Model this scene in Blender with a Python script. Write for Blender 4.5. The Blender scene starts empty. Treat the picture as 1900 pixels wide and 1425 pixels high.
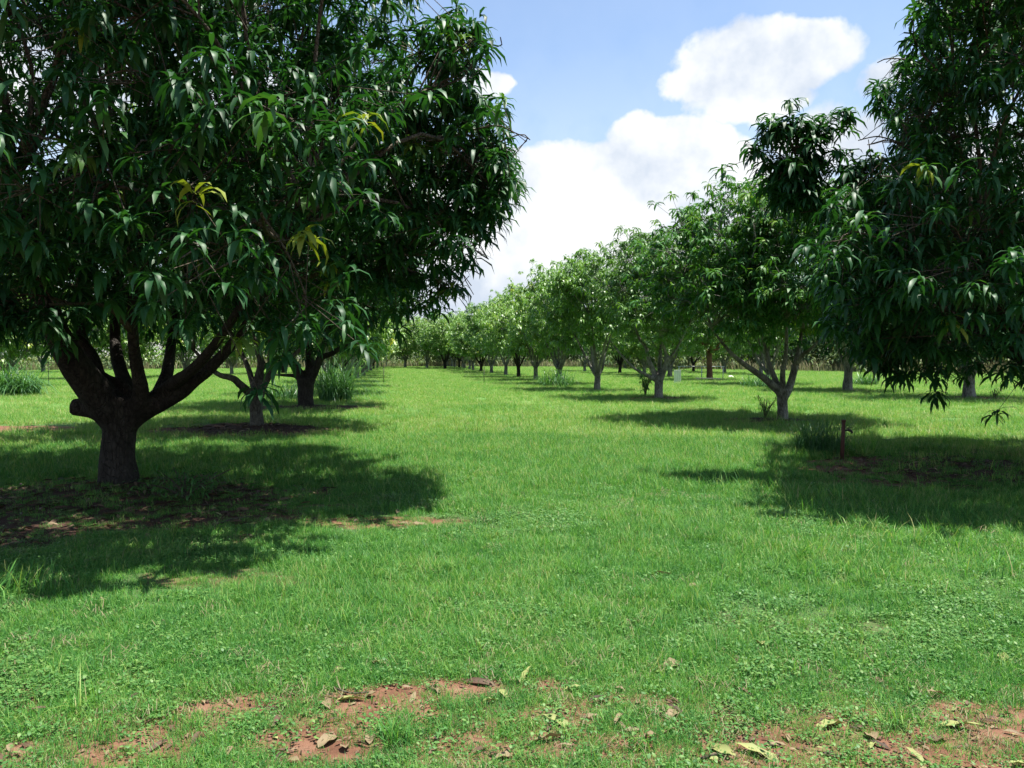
import bpy, math, random
import numpy as np
from mathutils import Vector, Matrix

random.seed(7)
RNG = np.random.default_rng(7)
scene = bpy.context.scene
COL = scene.collection
R = math.radians

# ------------------------------------------------------------------ camera
CAM_H = 1.6
F_PX = 1478.0                      # focal length in photograph pixels (1900 wide)
PITCH = math.atan((712.5 - 664.0) / F_PX)
cam_d = bpy.data.cameras.new("camera")
cam_d.sensor_width = 36.0
cam_d.lens = 36.0 * F_PX / 1900.0
cam_d.clip_start = 0.05
cam_d.clip_end = 3000.0
cam = bpy.data.objects.new("camera", cam_d)
cam.location = (0, 0, CAM_H)
cam.rotation_euler = (math.pi / 2 - PITCH, 0, 0)
COL.objects.link(cam)
scene.camera = cam
CP, SP = math.cos(PITCH), math.sin(PITCH)


def ray(px, py):
    a = (px - 950.0) / F_PX
    b = (712.5 - py) / F_PX
    return np.array([a, CP + b * SP, -SP + b * CP])


def at(px, py, d):
    """point seen at photograph pixel px,py lying d metres ahead"""
    r = ray(px, py)
    return np.array([0, 0, CAM_H]) + r * (d / r[1])


def onground(px, py):
    r = ray(px, py)
    return np.array([0, 0, CAM_H]) + r * (-CAM_H / r[2])


# ------------------------------------------------------------------ light
SUN = Vector((0.25, 0.05, 0.97)).normalized()
SUN_EL = math.asin(SUN.z)
SUN_ROT = math.atan2(SUN.x, SUN.y)
sd = bpy.data.lights.new("sun", "SUN")
sd.energy = 4.9
sd.angle = R(0.53)
sd.color = (1.0, 0.96, 0.88)
so = bpy.data.objects.new("sun", sd)
so.rotation_euler = (-SUN).to_track_quat("-Z", "Y").to_euler()
so.location = (0, 0, 60)
COL.objects.link(so)

world = bpy.data.worlds.new("World")
scene.world = world
world.use_nodes = True
wt = world.node_tree
wt.nodes.clear()


class NT:
    """small helper for building node trees"""
    def __init__(self, tree):
        self.t = tree

    def n(self, kind, **kw):
        nd = self.t.nodes.new(kind)
        ins = kw.pop("ins", {})
        for k, v in kw.items():
            setattr(nd, k, v)
        for k, v in ins.items():
            self.set(nd.inputs[k], v)
        return nd

    def set(self, sock, v):
        if hasattr(v, "is_output") or isinstance(v, bpy.types.NodeSocket):
            self.t.links.new(v, sock)
        else:
            sock.default_value = v

    def m(self, op, a, b=None, c=None, clamp=False):
        nd = self.t.nodes.new("ShaderNodeMath")
        nd.operation = op
        nd.use_clamp = clamp
        self.set(nd.inputs[0], a)
        if b is not None:
            self.set(nd.inputs[1], b)
        if c is not None:
            self.set(nd.inputs[2], c)
        return nd.outputs[0]

    def mix(self, f, a, b):
        nd = self.t.nodes.new("ShaderNodeMix")
        nd.data_type = "RGBA"
        self.set(nd.inputs[0], f)
        self.set(nd.inputs[6], a)
        self.set(nd.inputs[7], b)
        return nd.outputs[2]

    def noise(self, vec, scale, detail=4, rough=0.55, dist=0.0):
        nd = self.t.nodes.new("ShaderNodeTexNoise")
        self.set(nd.inputs["Scale"], scale)
        nd.inputs["Detail"].default_value = detail
        nd.inputs["Roughness"].default_value = rough
        nd.inputs["Distortion"].default_value = dist
        if vec is not None:
            self.set(nd.inputs["Vector"], vec)
        return nd

    def ramp(self, f, stops, interp="LINEAR"):
        nd = self.t.nodes.new("ShaderNodeValToRGB")
        nd.color_ramp.interpolation = interp
        e = nd.color_ramp.elements
        while len(e) < len(stops):
            e.new(0.5)
        for el, (p, c) in zip(e, stops):
            el.position = p
            el.color = tuple(c) + (1.0,) if len(c) == 3 else c
        self.set(nd.inputs[0], f)
        return nd.outputs[0]

    def smooth(self, x, lo, hi):
        nd = self.t.nodes.new("ShaderNodeMapRange")
        nd.interpolation_type = "SMOOTHSTEP"
        self.set(nd.inputs[0], x)
        nd.inputs[1].default_value = lo
        nd.inputs[2].default_value = hi
        return nd.outputs[0]


W = NT(wt)
sky = W.n("ShaderNodeTexSky", sky_type="NISHITA", sun_disc=False, sun_elevation=SUN_EL,
          sun_rotation=SUN_ROT, altitude=50.0, air_density=1.0, dust_density=0.6, ozone_density=1.0)
SKY_STRENGTH = 0.092
bg_sky = W.n("ShaderNodeBackground", ins={"Color": sky.outputs[0], "Strength": SKY_STRENGTH})
tc = W.n("ShaderNodeTexCoord")
sep = W.n("ShaderNodeSeparateXYZ", ins={0: tc.outputs["Generated"]})
az = W.m("ARCTAN2", sep.outputs[0], sep.outputs[1])
el = W.m("ARCSINE", sep.outputs[2])
warp = W.noise(tc.outputs["Generated"], 7.0, 5, 0.6)
wsep = W.n("ShaderNodeSeparateColor", ins={0: warp.outputs["Color"]})
az_w = W.m("ADD", az, W.m("MULTIPLY", W.m("SUBTRACT", wsep.outputs[0], 0.5), 0.10))
el_w = W.m("ADD", el, W.m("MULTIPLY", W.m("SUBTRACT", wsep.outputs[1], 0.5), 0.07))


def px_dir(px, py):
    r = ray(px, py)
    r = r / np.linalg.norm(r)
    return math.atan2(r[0], r[1]), math.asin(r[2])


# cumulus banks: centre and half sizes as directions on the sky, and how solid they are
CLOUDS = []
for (px, py, rx, ry, k) in [
    (1420, 112, 150, 78, 1.25), (1480, 78, 80, 52, 1.2), (1325, 155, 78, 44, 1.05), (1390, 190, 110, 48, .85),
    (1240, 268, 105, 52, 1.15), (1310, 285, 70, 48, 1.0), (1180, 330, 150, 62, 1.15), (1330, 340, 120, 70, 1.0),
    (1040, 345, 170, 72, 1.35), (990, 430, 260, 110, 1.5), (1180, 450, 240, 110, 1.2), (890, 150, 46, 30, 1.1),
    (1640, 160, 52, 34, .62), (1560, 260, 130, 50, .60), (860, 470, 200, 120, 1.1), (1480, 400, 200, 70, .9),
    (250, 180, 330, 90, .9), (560, 330, 260, 90, .9), (1900, 330, 300, 110, .9)]:
    a0, e0 = px_dir(px, py)
    a1, e1 = px_dir(px + rx, py)
    a2, e2 = px_dir(px, py - ry)
    CLOUDS.append((a0, e0, abs(a1 - a0), abs(e2 - e0), k))
for i in range(11):                      # the same fair weather cumulus round the rest of the sky
    a = 0.95 + i * 0.42 + random.uniform(-.1, .1)
    e = random.uniform(.12, .45)
    CLOUDS.append(((a + math.pi) % (2 * math.pi) - math.pi, e, random.uniform(.12, .24), random.uniform(.05, .1), 1.1))
dens = None
for (a0, e0, ra, re, k) in CLOUDS:
    u = W.m("DIVIDE", W.m("SUBTRACT", az_w, a0), ra * 1.25)
    v = W.m("DIVIDE", W.m("SUBTRACT", el_w, e0), re * 1.25)
    d2 = W.m("ADD", W.m("MULTIPLY", u, u), W.m("MULTIPLY", v, v))
    b = W.m("MULTIPLY", W.m("SUBTRACT", 1.0, d2), k)
    dens = b if dens is None else W.m("MAXIMUM", dens, b)
fine = W.noise(tc.outputs["Generated"], 16.0, 8, 0.62)
dens2 = W.m("ADD", dens, W.m("MULTIPLY", W.m("SUBTRACT", fine.outputs[0], 0.5), 1.3))
cover = W.smooth(dens2, 0.0, 0.52)
# thin pale veil towards the horizon
veil = W.m("ADD", W.m("MULTIPLY", W.smooth(el, 0.40, 0.03), 0.5), .07)
cover = W.m("MAXIMUM", cover, W.m("MULTIPLY", veil, W.m("ADD", 0.8, W.m("MULTIPLY", fine.outputs[0], .3))))
body = W.noise(tc.outputs["Generated"], 9.0, 5, 0.55)
ccol = W.ramp(body.outputs[0], [(0.38, (0.64, 0.72, 0.84)), (0.56, (0.98, 1.0, 1.02)), (0.75, (1.0, 1.0, 1.0))])
bg_cl = W.n("ShaderNodeBackground", ins={"Color": ccol, "Strength": 0.47})
mixw = W.n("ShaderNodeMixShader", ins={0: cover, 1: bg_sky.outputs[0], 2: bg_cl.outputs[0]})
ow = W.n("ShaderNodeOutputWorld", ins={0: mixw.outputs[0]})

scene.view_settings.view_transform = "Standard"
scene.view_settings.look = "None"
scene.view_settings.exposure = 1.22
scene.view_settings.gamma = 1.0
scene.view_settings.use_curve_mapping = False
scene.render.engine = "CYCLES"
scene.cycles.max_bounces = 5
scene.cycles.diffuse_bounces = 2
scene.cycles.glossy_bounces = 1
scene.cycles.transmission_bounces = 3
scene.cycles.transparent_max_bounces = 4
scene.cycles.caustics_reflective = False
scene.cycles.caustics_refractive = False
scene.cycles.use_denoising = True
scene.cycles.denoiser = "OPENIMAGEDENOISE"
scene.cycles.denoising_input_passes = "RGB_ALBEDO_NORMAL"
scene.cycles.sample_clamp_indirect = 4.0


# ------------------------------------------------------------------ numpy noise
def _h(ix, iy, iz, seed):
    n = (ix * 374761393 + iy * 668265263 + iz * 2147483647 + seed * 1274126177) & 0xFFFFFFFF
    n = ((n ^ (n >> 13)) * 1274126177) & 0xFFFFFFFF
    return ((n ^ (n >> 16)) & 0xFFFF) / 65535.0


def vnoise(x, y, z=0.0, seed=0):
    x, y, z = np.broadcast_arrays(np.asarray(x, float), np.asarray(y, float), np.asarray(z, float))
    fx, fy, fz = np.floor(x), np.floor(y), np.floor(z)
    tx, ty, tz = x - fx, y - fy, z - fz
    ix, iy, iz = fx.astype(np.int64), fy.astype(np.int64), fz.astype(np.int64)
    tx, ty, tz = [t * t * (3 - 2 * t) for t in (tx, ty, tz)]
    r = 0
    for dx in (0, 1):
        for dy in (0, 1):
            for dz in (0, 1):
                w = (tx if dx else 1 - tx) * (ty if dy else 1 - ty) * (tz if dz else 1 - tz)
                r = r + w * _h(ix + dx, iy + dy, iz + dz, seed)
    return r


def fbm(x, y, z=0.0, oct=3, seed=0):
    s, a, t = 0.0, 1.0, 0.0
    for k in range(oct):
        f = 2.0 ** k
        s = s + a * vnoise(np.asarray(x) * f + 17.3 * k, np.asarray(y) * f - 9.1 * k, np.asarray(z) * f, seed + k)
        t += a
        a *= 0.5
    return s / t


def sstep(x, a, b):
    t = np.clip((np.asarray(x, float) - a) / (b - a), 0, 1)
    return t * t * (3 - 2 * t)


# ------------------------------------------------------------------ mesh helpers
def mesh_np(name, V, loops, sizes, smooth=True, attrs=None, mats=()):
    """mesh from arrays: vertices, concatenated loop indices, face sizes"""
    V = np.ascontiguousarray(V, np.float32)
    loops = np.ascontiguousarray(loops, np.int32)
    sizes = np.ascontiguousarray(sizes, np.int32)
    me = bpy.data.meshes.new(name)
    me.vertices.add(len(V))
    me.vertices.foreach_set("co", V.ravel())
    me.loops.add(len(loops))
    me.loops.foreach_set("vertex_index", loops)
    me.polygons.add(len(sizes))
    st = np.zeros(len(sizes), np.int32)
    st[1:] = np.cumsum(sizes)[:-1]
    me.polygons.foreach_set("loop_start", st)
    me.polygons.foreach_set("loop_total", sizes)
    if smooth:
        me.polygons.foreach_set("use_smooth", np.ones(len(sizes), bool))
    for k, a in (attrs or {}).items():
        at_ = me.attributes.new(k, "FLOAT", "POINT")
        at_.data.foreach_set("value", np.ascontiguousarray(a, np.float32))
    for m in mats:
        me.materials.append(m)
    me.update(calc_edges=True)
    return me


def link(name, data, parent=None, loc=None):
    o = bpy.data.objects.new(name, data)
    COL.objects.link(o)
    if parent is not None:
        o.parent = parent
    if loc is not None:
        o.location = loc
    return o


def tag(o, label=None, cat=None, group=None, kind=None):
    if label:
        o["label"] = label
    if cat:
        o["category"] = cat
    if group:
        o["group"] = group
    if kind:
        o["kind"] = kind
    return o


def thing(name, label, cat, loc, group=None):
    o = link(name, None, loc=loc)
    o.empty_display_size = 0.2
    return tag(o, label, cat, group)


def catmull(P, Rr, sub=5):
    P = np.asarray(P, float)
    Rr = np.asarray(Rr, float)
    if len(P) < 3:
        t = np.linspace(0, 1, sub + 1)[:, None]
        return P[0] * (1 - t) + P[1] * t, Rr[0] * (1 - t[:, 0]) + Rr[1] * t[:, 0]
    Q = np.vstack([2 * P[0] - P[1], P, 2 * P[-1] - P[-2]])
    out, rr = [], []
    for i in range(len(P) - 1):
        p0, p1, p2, p3 = Q[i:i + 4]
        for t in np.linspace(0, 1, sub, endpoint=False):
            out.append(.5 * (2 * p1 + (p2 - p0) * t + (2 * p0 - 5 * p1 + 4 * p2 - p3) * t * t + (3 * p1 - p0 - 3 * p2 + p3) * t ** 3))
            rr.append(Rr[i] * (1 - t) + Rr[i + 1] * t)
    out.append(P[-1])
    rr.append(Rr[-1])
    return np.array(out), np.array(rr)


class Tubes:
    """collects tapered tubes into one mesh"""
    def __init__(self):
        self.V, self.L, self.S, self.n = [], [], [], 0

    def add(self, P, Rr, sides=8, sub=5, rough=0.0, cap=True, curve=True):
        if curve:
            P, Rr = catmull(P, Rr, sub)
        else:
            P, Rr = np.asarray(P, float), np.asarray(Rr, float)
        T = np.gradient(P, axis=0)
        T /= np.linalg.norm(T, axis=1)[:, None] + 1e-9
        up = np.array([0.3, 1, 0.2]) if abs(T[0][2]) > .8 else np.array([0, 0, 1.0])
        a = np.linspace(0, 2 * math.pi, sides, endpoint=False)
        N = np.cross(T[0], up)
        N /= np.linalg.norm(N)
        rings = []
        for i in range(len(P)):
            N = N - T[i] * np.dot(N, T[i])
            N /= np.linalg.norm(N) + 1e-9
            B = np.cross(T[i], N)
            rad = Rr[i] * np.ones(sides)
            if rough:
                q = P[i] + np.cos(a)[:, None] * N * .2 + np.sin(a)[:, None] * B * .2
                rad = rad * (1 + rough * (fbm(q[:, 0] * 5, q[:, 1] * 5, q[:, 2] * 3.5, 2, 5) - .5) * 2)
            rings.append(P[i] + rad[:, None] * (np.cos(a)[:, None] * N + np.sin(a)[:, None] * B))
        V = np.vstack(rings)
        m = len(P)
        i, j = np.meshgrid(np.arange(m - 1), np.arange(sides), indexing="ij")
        j2 = (j + 1) % sides
        q = np.stack([i * sides + j, i * sides + j2, (i + 1) * sides + j2, (i + 1) * sides + j], -1).reshape(-1, 4)
        self.V.append(V)
        self.L.append((q + self.n).ravel())
        self.S.append(np.full(len(q), 4))
        if cap:
            self.L.append(np.arange(sides)[::-1] + self.n)
            self.S.append([sides])
            self.L.append(np.arange(sides) + (m - 1) * sides + self.n)
            self.S.append([sides])
        self.n += len(V)

    def prisms(self, A, B, ra, rb):
        """many straight three sided twigs at once"""
        A, B = np.asarray(A), np.asarray(B)
        n = len(A)
        if n == 0:
            return
        T = B - A
        T /= np.linalg.norm(T, axis=1)[:, None] + 1e-9
        ref = np.where(np.abs(T[:, 2:3]) > .8, np.array([[1., 0, 0]]), np.array([[0, 0, 1.]]))
        N = np.cross(T, ref)
        N /= np.linalg.norm(N, axis=1)[:, None] + 1e-9
        Bn = np.cross(T, N)
        vs = []
        for (Pt, r) in ((A, ra), (B, rb)):
            for k in range(3):
                an = k * 2 * math.pi / 3
                vs.append(Pt + r * (math.cos(an) * N + math.sin(an) * Bn))
        V = np.stack(vs, 1).reshape(-1, 3)
        base = (np.arange(n) * 6)[:, None] + self.n
        q = np.concatenate([np.stack([base[:, 0] + k, base[:, 0] + (k + 1) % 3, base[:, 0] + 3 + (k + 1) % 3, base[:, 0] + 3 + k], 1) for k in range(3)])
        self.V.append(V)
        self.L.append(q.ravel())
        self.S.append(np.full(len(q), 4))
        self.n += len(V)

    def mesh(self, name, mat):
        return mesh_np(name, np.vstack(self.V), np.concatenate(self.L), np.concatenate([np.asarray(s) for s in self.S]), mats=[mat])


# ------------------------------------------------------------------ materials
def new_mat(name):
    m = bpy.data.materials.new(name)
    m.use_nodes = True
    m.node_tree.nodes.clear()
    return m, NT(m.node_tree)


def leaf_material(name, stops, trans=0.22, rough=0.36, spec=0.5, patch=0.0, tcol=(1.25, 1.35, .45)):
    m, N = new_mat(name)
    a = N.n("ShaderNodeAttribute", attribute_name="tint")
    f = a.outputs["Fac"]
    if patch:
        g = N.n("ShaderNodeNewGeometry")
        f = N.m("ADD", f, N.m("MULTIPLY", N.m("SUBTRACT", N.noise(g.outputs["Position"], 0.35, 3).outputs[0], .5), patch))
        f = N.m("ADD", f, N.m("MULTIPLY", N.m("SUBTRACT", N.noise(g.outputs["Position"], 2.3, 4, .6).outputs[0], .5), patch * 1.2), clamp=True)
    c = N.ramp(f, stops)
    p = N.n("ShaderNodeBsdfPrincipled", ins={"Base Color": c, "Roughness": rough, "Specular IOR Level": spec})
    tm = N.n("ShaderNodeMix", data_type="RGBA", blend_type="MULTIPLY")
    tm.inputs[0].default_value = 1.0
    N.set(tm.inputs[6], c)
    tm.inputs[7].default_value = tcol + (1,)
    t = N.n("ShaderNodeBsdfTranslucent", ins={"Color": tm.outputs[2]})
    s = N.n("ShaderNodeMixShader", ins={0: trans, 1: p.outputs[0], 2: t.outputs[0]})
    N.n("ShaderNodeOutputMaterial", ins={0: s.outputs[0]})
    return m


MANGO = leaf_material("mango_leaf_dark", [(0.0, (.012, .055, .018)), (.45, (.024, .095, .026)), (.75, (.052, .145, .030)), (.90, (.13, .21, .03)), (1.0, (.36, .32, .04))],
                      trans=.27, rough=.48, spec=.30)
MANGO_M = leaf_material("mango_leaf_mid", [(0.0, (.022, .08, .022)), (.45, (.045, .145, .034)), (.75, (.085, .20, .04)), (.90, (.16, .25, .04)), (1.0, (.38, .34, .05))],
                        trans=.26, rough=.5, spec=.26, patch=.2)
MANGO_L = leaf_material("mango_leaf_sunlit", [(0.0, (.06, .14, .035)), (.45, (.13, .25, .055)), (.75, (.20, .32, .065)), (.92, (.29, .35, .06)), (1.0, (.45, .38, .07))],
                        trans=.29, rough=.42, patch=.3)  # sunlit, hazy paleness of the farther crowns is put into this leaf colour
WOODLEAF = leaf_material("woodland_leaf", [(0.0, (.05, .09, .035)), (.5, (.10, .155, .06)), (1.0, (.17, .20, .09))], trans=.22, rough=.6, spec=.2, patch=.5)
GRASS = leaf_material("grass_blade", [(0.0, (.030, .125, .026)), (.35, (.080, .245, .048)), (.65, (.165, .335, .062)), (.88, (.27, .37, .09)), (1.0, (.44, .39, .20))],
                      trans=.35, rough=.5, spec=.25, patch=.5, tcol=(1.15, 1.3, .6))
STRAP = leaf_material("strap_leaf", [(0.0, (.05, .14, .05)), (.6, (.10, .22, .07)), (1.0, (.20, .28, .10))], trans=.28, rough=.4, spec=.4, patch=.2)
WEED = leaf_material("weed_leaf", [(0.0, (.04, .13, .03)), (.5, (.085, .21, .05)), (1.0, (.19, .30, .08))], trans=.3, rough=.5, spec=.3, patch=.3)
DRYG = leaf_material("dry_grass_blade", [(0.0, (.20, .17, .10)), (.6, (.30, .26, .16)), (1.0, (.19, .23, .09))], trans=.25, rough=.7, spec=.15, patch=.4, tcol=(1, 1, .9))
LITTER = leaf_material("fallen_leaf", [(0.0, (.03, .018, .013)), (.25, (.085, .05, .032)), (.5, (.17, .115, .07)), (.7, (.23, .18, .10)), (.85, (.22, .25, .09)), (1.0, (.28, .28, .10))],
                       trans=.1, rough=.65, spec=.25, tcol=(1.1, 1.05, .7))


def bark_material(name, dark, light, patchy=.5):
    m, N = new_mat(name)
    tcn = N.n("ShaderNodeTexCoord")
    mp = N.n("ShaderNodeMapping", ins={0: tcn.outputs["Object"], 3: (1, 1, .45)})
    n1 = N.noise(mp.outputs[0], 3.2, 5, .65)
    n2 = N.noise(mp.outputs[0], 26.0, 6, .7)
    v = N.n("ShaderNodeTexVoronoi", feature="DISTANCE_TO_EDGE", ins={"Vector": mp.outputs[0], "Scale": 22.0})
    f = N.m("ADD", N.m("MULTIPLY", n1.outputs[0], patchy), N.m("MULTIPLY", n2.outputs[0], 1 - patchy))
    c = N.ramp(f, [(.40, dark), (.52, [(a + b) / 2 for a, b in zip(dark, light)]), (.64, light)])
    h = N.m("ADD", N.m("MULTIPLY", n2.outputs[0], .7), N.m("MULTIPLY", N.smooth(v.outputs[0], 0, .12), .6))
    b = N.n("ShaderNodeBump", ins={"Strength": 1.0, "Distance": .03, "Height": h})
    p = N.n("ShaderNodeBsdfPrincipled", ins={"Base Color": c, "Roughness": .85, "Specular IOR Level": .2, "Normal": b.outputs[0]})
    N.n("ShaderNodeOutputMaterial", ins={0: p.outputs[0]})
    return m


BARK = bark_material("mango_bark_shaded", (.014, .011, .009), (.055, .048, .04))  # shade on the big near trunk is put into this darker bark colour
BARK_P = bark_material("mango_bark_pale", (.085, .078, .062), (.37, .36, .31), .6)
BARK_M = bark_material("mango_bark_grey", (.04, .034, .027), (.17, .16, .13), .6)
TWIG = bark_material("twig_bark", (.05, .042, .03), (.15, .125, .09))
WOODBARK = bark_material("woodland_bark", (.16, .13, .11), (.40, .36, .31))
RED_BARK = bark_material("red_bark", (.12, .055, .035), (.30, .17, .11))


def plain(name, col, rough=.6, metal=0.0, var=.25, scale=8.0):
    m, N = new_mat(name)
    tcn = N.n("ShaderNodeTexCoord")
    n1 = N.noise(tcn.outputs["Object"], scale, 5, .65)
    lo = [c * (1 - var) for c in col]
    hi = [min(1, c * (1 + var)) for c in col]
    c = N.ramp(n1.outputs[0], [(.3, lo), (.7, hi)])
    p = N.n("ShaderNodeBsdfPrincipled", ins={"Base Color": c, "Roughness": rough, "Metallic": metal})
    N.n("ShaderNodeOutputMaterial", ins={0: p.outputs[0]})
    return m


# ------------------------------------------------------------------ layout of the orchard
def gpos(px, py):
    p = onground(px, py)
    return p[0], p[1]


A_XY = gpos(218, 905)
B_XY = gpos(476, 796)
C_XY = gpos(567, 756)
R0_XY = (8.3, 11.6)
R1_XY = gpos(1452, 780)
R2_XY = gpos(1222, 742)
R3_XY = gpos(1108, 725)
ROW = -0.147                                      # the rows drift left as they recede
S1_XY = gpos(1797, 741)
S2_XY = gpos(1572, 726)

BARE = [  # cx, cy, rx, ry, strength: bare soil and litter round the trunks and in worn spots
    (A_XY[0] + .1, 8.6, 2.9, 2.0, .84), (R0_XY[0] - .6, 10.8, 3.7, 2.7, .9), (B_XY[0] - .3, B_XY[1] - .6, 2.1, 1.5, .95),
    (C_XY[0], C_XY[1] - .3, 2.6, 1.6, .8), (R1_XY[0] - .5, R1_XY[1] - .1, 1.3, .8, .8), (R2_XY[0], R2_XY[1], 1.1, .8, 1.0),
    (R3_XY[0], R3_XY[1], 1.0, .9, .8), (S1_XY[0], S1_XY[1], 1.9, 1.2, 1.0), (S2_XY[0] + .4, S2_XY[1], 1.5, 1.0, .9),
    (-11.6, 17.7, 2.0, 1.0, 1.0), (-2.0, 5.6, .7, .35, .5), (-1.2, 7.6, 0.8, .3, .6)]


for (px, py, rx, ry, k) in [(690, 1325, 120, 34, 1), (600, 1385, 140, 34, 1), (880, 1282, 75, 13, 1), (1015, 1285, 40, 12, .9), (1110, 1400, 150, 34, 1), (1060, 1335, 70, 16, .9),
                            (1390, 1395, 150, 34, 1), (1510, 1345, 90, 18, 1), (1600, 1322, 60, 10, .8), (1845, 1350, 110, 34, 1), (1700, 1395, 120, 26, .9), (200, 1400, 140, 28, 1),
                            (400, 1322, 110, 20, 1), (30, 1400, 90, 24, 1), (310, 1370, 90, 18, .9), (860, 1400, 110, 26, .9), (500, 1300, 70, 12, .8), (1210, 1310, 60, 12, .8)]:
    q0, q1, q2 = onground(px, py), onground(px + rx, py), onground(px, py - ry)
    BARE.append((q0[0], q0[1], abs(q1[0] - q0[0]) * 1.3, abs(q2[1] - q0[1]) * 1.5, k * .95))


def soil_mask(x, y):
    x, y = np.asarray(x, float), np.asarray(y, float)
    d = np.hypot(x, y)
    n = fbm(x * .9, y * .9, 0, 4, 11)
    n2 = fbm(x * 2.6, y * 2.6, 0, 3, 23)
    edge = 3.8 + .35 * np.sin(x * 1.1 + .6) + (n - .5) * 2.0
    s = sstep(edge - y, -.2, .8) * sstep(n2 * .7 + n * .3, .44, .60) * .8
    s = np.maximum(s, .75 * sstep(n2, .66, .76) * sstep(7.5, 1.0, 0) * sstep(-d, -9, -4.5))
    for (cx, cy, rx, ry, k) in BARE:
        q = ((x - cx) / rx) ** 2 + ((y - cy) / ry) ** 2
        s = np.maximum(s, k * sstep(1.25 - q + (n - .5) * 1.8 + (n2 - .5) * 1.2, -.1, .9))
    return s


def ground_z(x, y):
    x, y = np.asarray(x, float), np.asarray(y, float)
    z = .10 * (fbm(x * .16, y * .16, 0, 2, 3) - .5) + .035 * (fbm(x * 1.1, y * 1.1, 0, 3, 4) - .5)
    z = z + .012 * (fbm(x * 6, y * 6, 0, 2, 8) - .5)
    for (tx, ty) in (A_XY, B_XY, C_XY, R1_XY, R2_XY, S1_XY, S2_XY):
        z = z + .06 * np.exp(-((x - tx) ** 2 + (y - ty) ** 2) / .8)
    return z * sstep(-np.hypot(x, y), -90, -45)


def gz(x, y):
    return float(ground_z(x, y))


# ground sheet: fine near the viewer, coarse far off
def axis(lo, hi, fine_lo, fine_hi, step):
    f = np.arange(fine_lo, fine_hi + 1e-6, step)
    a = [fine_lo]
    s = step
    while a[-1] > lo:
        s *= 1.28
        a.append(a[-1] - s)
    b = [fine_hi]
    s = step
    while b[-1] < hi:
        s *= 1.28
        b.append(b[-1] + s)
    return np.concatenate([np.array(a[1:])[::-1], f, np.array(b[1:])])


gx = axis(-900, 900, -13, 13, .13)
gy = axis(-300, 1500, 1.2, 24, .13)
GX, GY = np.meshgrid(gx, gy, indexing="xy")
VG = np.stack([GX.ravel(), GY.ravel(), ground_z(GX.ravel(), GY.ravel())], 1)
nx, ny = len(gx), len(gy)
i, j = np.meshgrid(np.arange(ny - 1), np.arange(nx - 1), indexing="ij")
q = np.stack([i * nx + j, i * nx + j + 1, (i + 1) * nx + j + 1, (i + 1) * nx + j], -1).reshape(-1, 4)
gm, N = new_mat("orchard_ground")
a_s = N.n("ShaderNodeAttribute", attribute_name="soil")
geo = N.n("ShaderNodeNewGeometry")
pos = geo.outputs["Position"]
nA = N.noise(pos, 5.0, 6, .65)
nB = N.noise(pos, 42.0, 5, .7)
nC = N.noise(pos, .33, 4, .6)
nD = N.noise(pos, 1.7, 4, .6)
soilc = N.ramp(nA.outputs[0], [(.3, (.095, .046, .028)), (.5, (.17, .085, .053)), (.72, (.23, .135, .09))])
soilc = N.mix(N.smooth(nB.outputs[0], .52, .72), soilc, (.10, .052, .032, 1))
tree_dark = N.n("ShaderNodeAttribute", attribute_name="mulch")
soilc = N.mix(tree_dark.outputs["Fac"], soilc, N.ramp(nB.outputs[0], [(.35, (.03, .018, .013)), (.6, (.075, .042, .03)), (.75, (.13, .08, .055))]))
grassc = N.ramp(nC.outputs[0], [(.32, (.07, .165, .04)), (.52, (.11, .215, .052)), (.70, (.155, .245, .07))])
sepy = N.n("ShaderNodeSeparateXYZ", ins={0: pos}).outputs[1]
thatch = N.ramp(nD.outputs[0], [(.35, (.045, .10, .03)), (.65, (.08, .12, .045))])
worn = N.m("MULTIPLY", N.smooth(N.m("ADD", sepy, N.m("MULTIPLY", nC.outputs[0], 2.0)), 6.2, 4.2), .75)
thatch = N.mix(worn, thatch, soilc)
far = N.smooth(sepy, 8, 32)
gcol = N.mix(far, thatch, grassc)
sf = N.smooth(N.m("ADD", a_s.outputs["Fac"], N.m("MULTIPLY", N.m("SUBTRACT", nA.outputs[0], .5), .5)), .3, .6)
col = N.mix(sf, gcol, soilc)
bump = N.n("ShaderNodeBump", ins={"Strength": .7, "Distance": .03, "Height": N.m("ADD", nA.outputs[0], N.m("MULTIPLY", nB.outputs[0], .6))})
pb = N.n("ShaderNodeBsdfPrincipled", ins={"Base Color": col, "Roughness": .95, "Specular IOR Level": .1, "Normal": bump.outputs[0]})
N.n("ShaderNodeOutputMaterial", ins={0: pb.outputs[0]})
sm = soil_mask(VG[:, 0], VG[:, 1])
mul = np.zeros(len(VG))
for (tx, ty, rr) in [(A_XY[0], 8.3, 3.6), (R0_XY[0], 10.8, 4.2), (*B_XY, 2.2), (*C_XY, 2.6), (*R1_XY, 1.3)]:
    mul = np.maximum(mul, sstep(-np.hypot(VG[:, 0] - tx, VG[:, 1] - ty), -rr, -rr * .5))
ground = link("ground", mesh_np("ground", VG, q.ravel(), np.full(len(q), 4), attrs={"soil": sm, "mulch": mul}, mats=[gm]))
tag(ground, "short green orchard turf with worn patches of bare red soil", kind="structure")


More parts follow.
